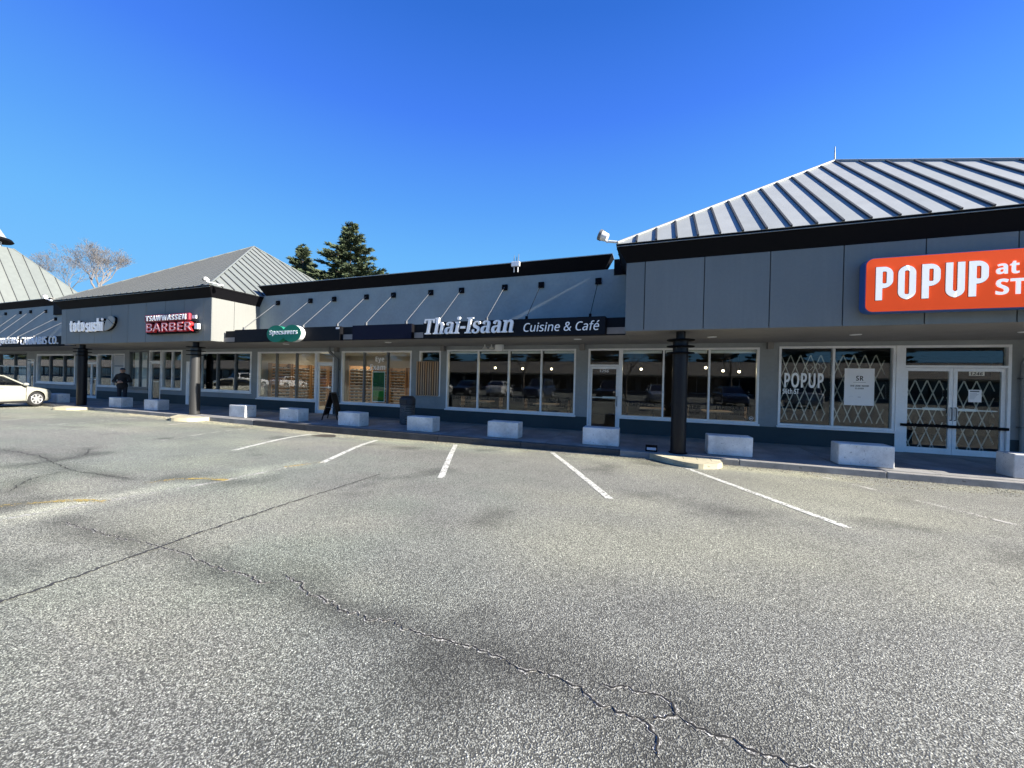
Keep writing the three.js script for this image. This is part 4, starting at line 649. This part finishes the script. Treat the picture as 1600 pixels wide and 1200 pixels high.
// ---------------------------------------------------------------- person
{
  const per = thing('person', 'person in a black jacket and blue cap standing behind a pavement block', 'person', null, [-23.45, walkY(1.6), 1.6], .9);
  const cap = (p, a, b, ra, rb) => { const ba = b.clone().sub(a), t = Math.min(1, Math.max(0, p.clone().sub(a).dot(ba) / ba.lengthSq())); return p.distanceTo(a.clone().addScaledVector(ba, t)) - (ra + (rb - ra) * t); };
  const smin = (a, b, k) => { const h = Math.max(k - Math.abs(a - b), 0) / k; return Math.min(a, b) - h * h * k * .25; };
  const sdf = (bones, k) => (p) => bones.reduce((d, [a, b, ra, rb]) => smin(d, cap(p, a, b, ra, rb), k), 9);
  function surf(f, c, half, res, mat, name, parent) {
    const mc = new MarchingCubes(res, mat, false, false, 200000); mc.isolation = 0;
    for (let k = 0; k < res; k++) for (let j = 0; j < res; j++) for (let i = 0; i < res; i++) mc.field[i + j * res + k * res * res] = -f(V((i - res / 2) / (res / 2) * half + c.x, (j - res / 2) / (res / 2) * half + c.y, (k - res / 2) / (res / 2) * half + c.z));
    mc.update(); const g = new THREE.BufferGeometry(); g.setAttribute('position', new THREE.BufferAttribute(mc.positionArray.slice(0, mc.count * 3), 3)); g.setAttribute('normal', new THREE.BufferAttribute(mc.normalArray.slice(0, mc.count * 3), 3)); g.scale(half, half, half); g.translate(c.x, c.y, c.z); g.computeVertexNormals(); return part(parent, name, g, mat);
  }
  const skin = std([.42, .25, .18], .6), jacket = std([.012, .012, .014], .85), jeans = std([.02, .022, .03], .9), capM = std([.03, .06, .12], .8);
  const hand = (s) => { const w = V(s * .09, 1.06, .30), o = []; const pc = V(s * .045, 1.075, .34); o.push([w, pc, .03, .036]); for (let i = 0; i < 4; i++) { const b = V(s * (.03 + i * .006), 1.10 - i * .021, .355 + i * .001), m = V(s * (-.005 + i * .004), 1.105 - i * .021, .375), e = V(s * (-.028 + i * .003), 1.10 - i * .02, .36); o.push([b, m, .0095, .009], [m, e, .009, .008]); } o.push([V(s * .05, 1.1, .335), V(s * .03, 1.135, .345), .012, .01], [V(s * .03, 1.135, .345), V(s * .012, 1.14, .36), .01, .008]); return o; };
  const head = [[V(0, 1.50, -.01), V(0, 1.42, -.015), .055, .062], [V(0, 1.585, .012), V(0, 1.655, -.008), .078, .088], [V(0, 1.555, .035), V(0, 1.545, .05), .05, .042], [V(0, 1.595, .098), V(0, 1.578, .115), .010, .014], [V(.088, 1.6, -.005), V(.088, 1.58, -.008), .018, .014], [V(-.088, 1.6, -.005), V(-.088, 1.58, -.008), .018, .014]];
  const b = surf(sdf(head, .035), V(0, 1.58, 0), .22, 72, skin, 'body', per);
  for (const s of [-1, 1]) { part(b, 'eye', new THREE.SphereGeometry(.011, 8, 6).translate(s * .03, 1.618, .083), jacket); surf(sdf(hand(s), .014), V(s * .03, 1.09, .34), .11, 60, skin, 'hand', b); }
  part(b, 'mouth', new THREE.SphereGeometry(.02, 10, 6).scale(1, .22, .4).translate(0, 1.55, .088), std([.3, .12, .1], .6));
  const arm = (s) => [[V(s * .18, 1.37, -.01), V(s * .285, 1.12, .03), .072, .058], [V(s * .285, 1.12, .03), V(s * .1, 1.06, .29), .056, .044]];
  surf(sdf([[V(0, 1.36, -.01), V(0, 1.1, 0), .15, .15], [V(-.1, 1.36, -.01), V(.1, 1.36, -.01), .1, .1], [V(-.06, .9, 0), V(.06, .9, 0), .14, .14], [V(0, 1.1, 0), V(0, .86, 0), .15, .15], [V(0, 1.42, -.01), V(0, 1.455, -.01), .075, .07], ...arm(1), ...arm(-1)], .06), V(0, 1.12, .08), .46, 84, jacket, 'jacket', per);
  surf(sdf([[V(.09, .85, 0), V(.1, .46, .02), .095, .065], [V(.1, .46, .02), V(.105, .08, -.01), .062, .05], [V(-.09, .85, 0), V(-.1, .46, .02), .095, .065], [V(-.1, .46, .02), V(-.105, .08, -.01), .062, .05]], .03), V(0, .45, 0), .54, 84, jeans, 'trousers', per);
  for (const s of [-1, 1]) surf(sdf([[V(s * .105, .05, -.04), V(s * .115, .04, .15), .05, .038]], .02), V(s * .11, .06, .05), .18, 36, std(.03, .6), 'shoe', per);
  const c = part(per, 'cap', new THREE.SphereGeometry(.103, 24, 12, 0, 7, 0, Math.PI / 2).scale(.95, .9, 1.08).translate(0, 1.655, -.003), capM); part(c, 'peak', new THREE.CylinderGeometry(.075, .075, .012, 20, 1, false, -Math.PI / 2, Math.PI).scale(1, 1, 1.1).translate(0, 1.662, .09), capM);
}

// ---------------------------------------------------------------- trees
function conifer(pos, H, rad, sd, label, from = .25) {
  seed = sd; const t = thing('conifer_tree', label, 'tree', 'evergreen trees behind the shops', pos), pv = [], cv = [], limbs = [];
  part(t, 'trunk', rod(V(0, 0, 0), V(.05, H * .97, 0), H * .016, .02, 10), M.bark);
  const leaf = (p, dir, len, w, tone) => { const u = dir.clone().normalize(), s = V(rr(-1, 1), rr(-.4, .4), rr(-1, 1)).cross(u).normalize().multiplyScalar(w / 2), a = p.clone(), b = p.clone().addScaledVector(u, len * .55), c = p.clone().addScaledVector(u, len); const q = [a, b.clone().add(s), c, a, c, b.clone().sub(s)]; for (const v of q) { pv.push(v.x, v.y, v.z); cv.push(tone * rr(.8, 1.15), tone, tone * .85); } };
  for (let y = H * from; y < H * .985; y += H * .018 * (1.25 - y / H * .6)) {
    const f = (y - H * from) / (H * (1 - from)), env = rad * Math.pow(1 - f, .8) * (.45 + .55 * Math.min(1, f * 5 + .4)) + .12, n = 4 + Math.floor(rnd() * 3);
    for (let k = 0; k < n; k++) {
      if (rnd() < .12) continue; const a = rnd() * 6.283, len = env * rr(.45, 1.18), droop = rr(-.25, .12) - .1 * (1 - f), d = V(Math.cos(a), droop, Math.sin(a)), o = V(0, y + rr(-.2, .2), 0); limbs.push(rod(o, o.clone().addScaledVector(d, len * .85), .035 * (1.3 - f), .008, 4));
      const m = Math.ceil(len * 19); for (let i = 0; i < m; i++) { const q = .18 + .86 * (i / m), base = o.clone().addScaledVector(d, len * q).add(V(0, len * .16 * q * q, 0)), side = V(-d.z, 0, d.x).multiplyScalar((rnd() - .5) * 2), spread = len * .28 * (1 - q * .6); base.addScaledVector(side, spread * rr(.2, 1)); const tone = rr(.55, 1.5); for (let w = 0; w < 6; w++) leaf(base.clone().add(V(rr(-.12, .12), rr(-.08, .1), rr(-.12, .12))), d.clone().multiplyScalar(.8).addScaledVector(side, .9).add(V(rr(-.5, .5), rr(-.15, .5), rr(-.5, .5))), rr(.22, .48), rr(.06, .14), tone); }
    }
  }
  part(t, 'limb', limbs, M.bark); const g = new THREE.BufferGeometry(); g.setAttribute('position', new THREE.Float32BufferAttribute(pv, 3)); g.setAttribute('color', new THREE.Float32BufferAttribute(cv, 3)); g.computeVertexNormals(); part(t, 'crown', g, M.needle); return t;
}
conifer([-30.6, 0, -20], 18.4, 6.0, 21, 'tallest dark conifer rising behind the low middle roof', .3);
conifer([-33.2, 0, -21], 14.0, 4.4, 22, 'lower dark conifer crowding the tallest one', .25);
conifer([-38.0, 0, -20.5], 16.9, 4.6, 23, 'slimmer conifer beside the hip roof edge', .25);
conifer([-27.6, 0, -22], 13.4, 3.2, 24, 'short conifer showing just over the black cornice', .3);
conifer([-35.9, 0, -23], 13.4, 3.2, 27, 'stubby conifer in the gap between the taller ones', .3);
function bareTree(pos, H, sd, label, mat = M.barkPale, depth = 7, trunkLen = H * .27, first = H * .2) {
  seed = sd; const t = thing('bare_tree', label, 'tree', 'leafless trees', pos), limbs = [], twigs = []; let trunk;
  const grow = (p, d, len, r, n) => {
    const bend = V(rr(-.18, .18), rr(-.04, .14), rr(-.18, .18)), e = p.clone().addScaledVector(d, len), r2 = Math.max(.008, r * .7), g = rod(p, e, r, r2, n > 4 ? 7 : n > 2 ? 5 : 3);
    if (!trunk) trunk = g; else (n > 3 ? limbs : twigs).push(g);
    if (n <= 0) return; const kids = n > 5 ? 3 : rnd() < .55 ? 3 : 2;
    for (let i = 0; i < kids; i++) { const a = rnd() * 6.283, sp = rr(.35, .85), s = V(Math.cos(a), 0, Math.sin(a)).multiplyScalar(sp); grow(e, d.clone().add(s).add(bend).add(V(0, .08, 0)).normalize(), (n === depth ? first : len) * rr(.66, .86), r2 * rr(.62, .85), n - 1); }
  };
  grow(V(0, 0, 0), V(rr(-.05, .05), 1, 0).normalize(), trunkLen, H * .0145, depth); part(t, 'trunk', trunk, mat); part(t, 'limb', limbs, mat); part(t, 'crown', twigs, mat); return t;
}
bareTree([-66.8, 0, -15.5], 17, 31, 'big leafless tree spreading between the two hip roofs', M.barkPale, 8, 11.2, 2.6);
bareTree([-86, 0, -20], 16, 32, 'fainter leafless tree behind the far tower roof', M.barkPale, 8, 13, 2.6);
const lt = bareTree([-13, lotY(26), 26.5], 8.5, 33, 'leafless lot tree among the facing cars', M.bark, 7);
[[-2.5, 27], [6.5, 26.4], [-27, 27], [-44, 26.5]].forEach(([x, z], i) => { const c = copyOf(lt, [x, lotY(z), z], i * 1.7, ['leafless lot tree opposite the restaurant window', 'leafless lot tree near the dark blue hatchback', 'leafless lot tree past the maroon hatchback', 'leafless lot tree at the far end of the facing row'][i]); c.scale.setScalar(.85 + .12 * i); });
const wood = conifer([-20, .35, 60], 15, 4.6, 25, 'broad conifer standing behind the facing shops', .1);
['first', 'second', 'third', 'fourth', 'fifth', 'sixth', 'seventh', 'eighth', 'ninth', 'tenth', 'eleventh', 'twelfth', 'thirteenth', 'fourteenth', 'fifteenth', 'sixteenth', 'seventeenth', 'eighteenth', 'nineteenth', 'twentieth', 'twenty first', 'twenty second', 'twenty third', 'twenty fourth', 'twenty fifth', 'twenty sixth'].forEach((o, i) => { const x = -228 + i * 10.4 + rr(-2, 2), c = copyOf(wood, [x, .35, 59 + rr(-1, 6)], i * 2.1, o + ' conifer from the far end of the row behind the facing shops'); c.scale.setScalar(.75 + .5 * hash(i, 8)); });

// ---------------------------------------------------------------- the facing shops across the lot
{
  const b = thing('facing_shop_row', 'long low shop row with a beige sloping fascia across the lot', 'building'), z = 46, y0 = .35;
  part(b, 'wall', bx(-235, 40, y0, 5.2, z, z + 10), M.farWall); part(b, 'fascia', prism([V(-236, y0 + 2.7, z - 2.2), V(-236, y0 + 2.9, z - 2.3), V(-236, y0 + 4.7, z - 1.2), V(-236, y0 + 4.9, z + 2), V(-236, y0 + 2.7, z + .1)].reverse(), V(277, 0, 0)), M.beige); part(b, 'pavement_strip', bx(-235, 40, y0 - .2, y0 + .13, z - 2.4, z), M.slabB);
  for (let i = 0; i < 52; i++) { const x = -226 + i * 5.1; const w = part(b, 'shop_window', bx(x, x + 4.3, y0 + .55, y0 + 2.55, z - .06, z - .01), M.darkGlass); part(w, 'window_frame', [bx(x - .05, x + 4.35, y0 + .5, y0 + .56, z - .1, z - .005), bx(x + 2.12, x + 2.18, y0 + .56, y0 + 2.55, z - .1, z - .065)], M.alu); }
  for (let i = 0; i < 32; i++) part(b, 'canopy_post', cyl(-223 + i * 8.4, z - 2.0, y0, y0 + 2.75, .1, 12), M.black);
}
scene.traverse((o) => { if (o.isMesh) o.castShadow = o.receiveShadow = true; });
renderer.render(scene, camera);
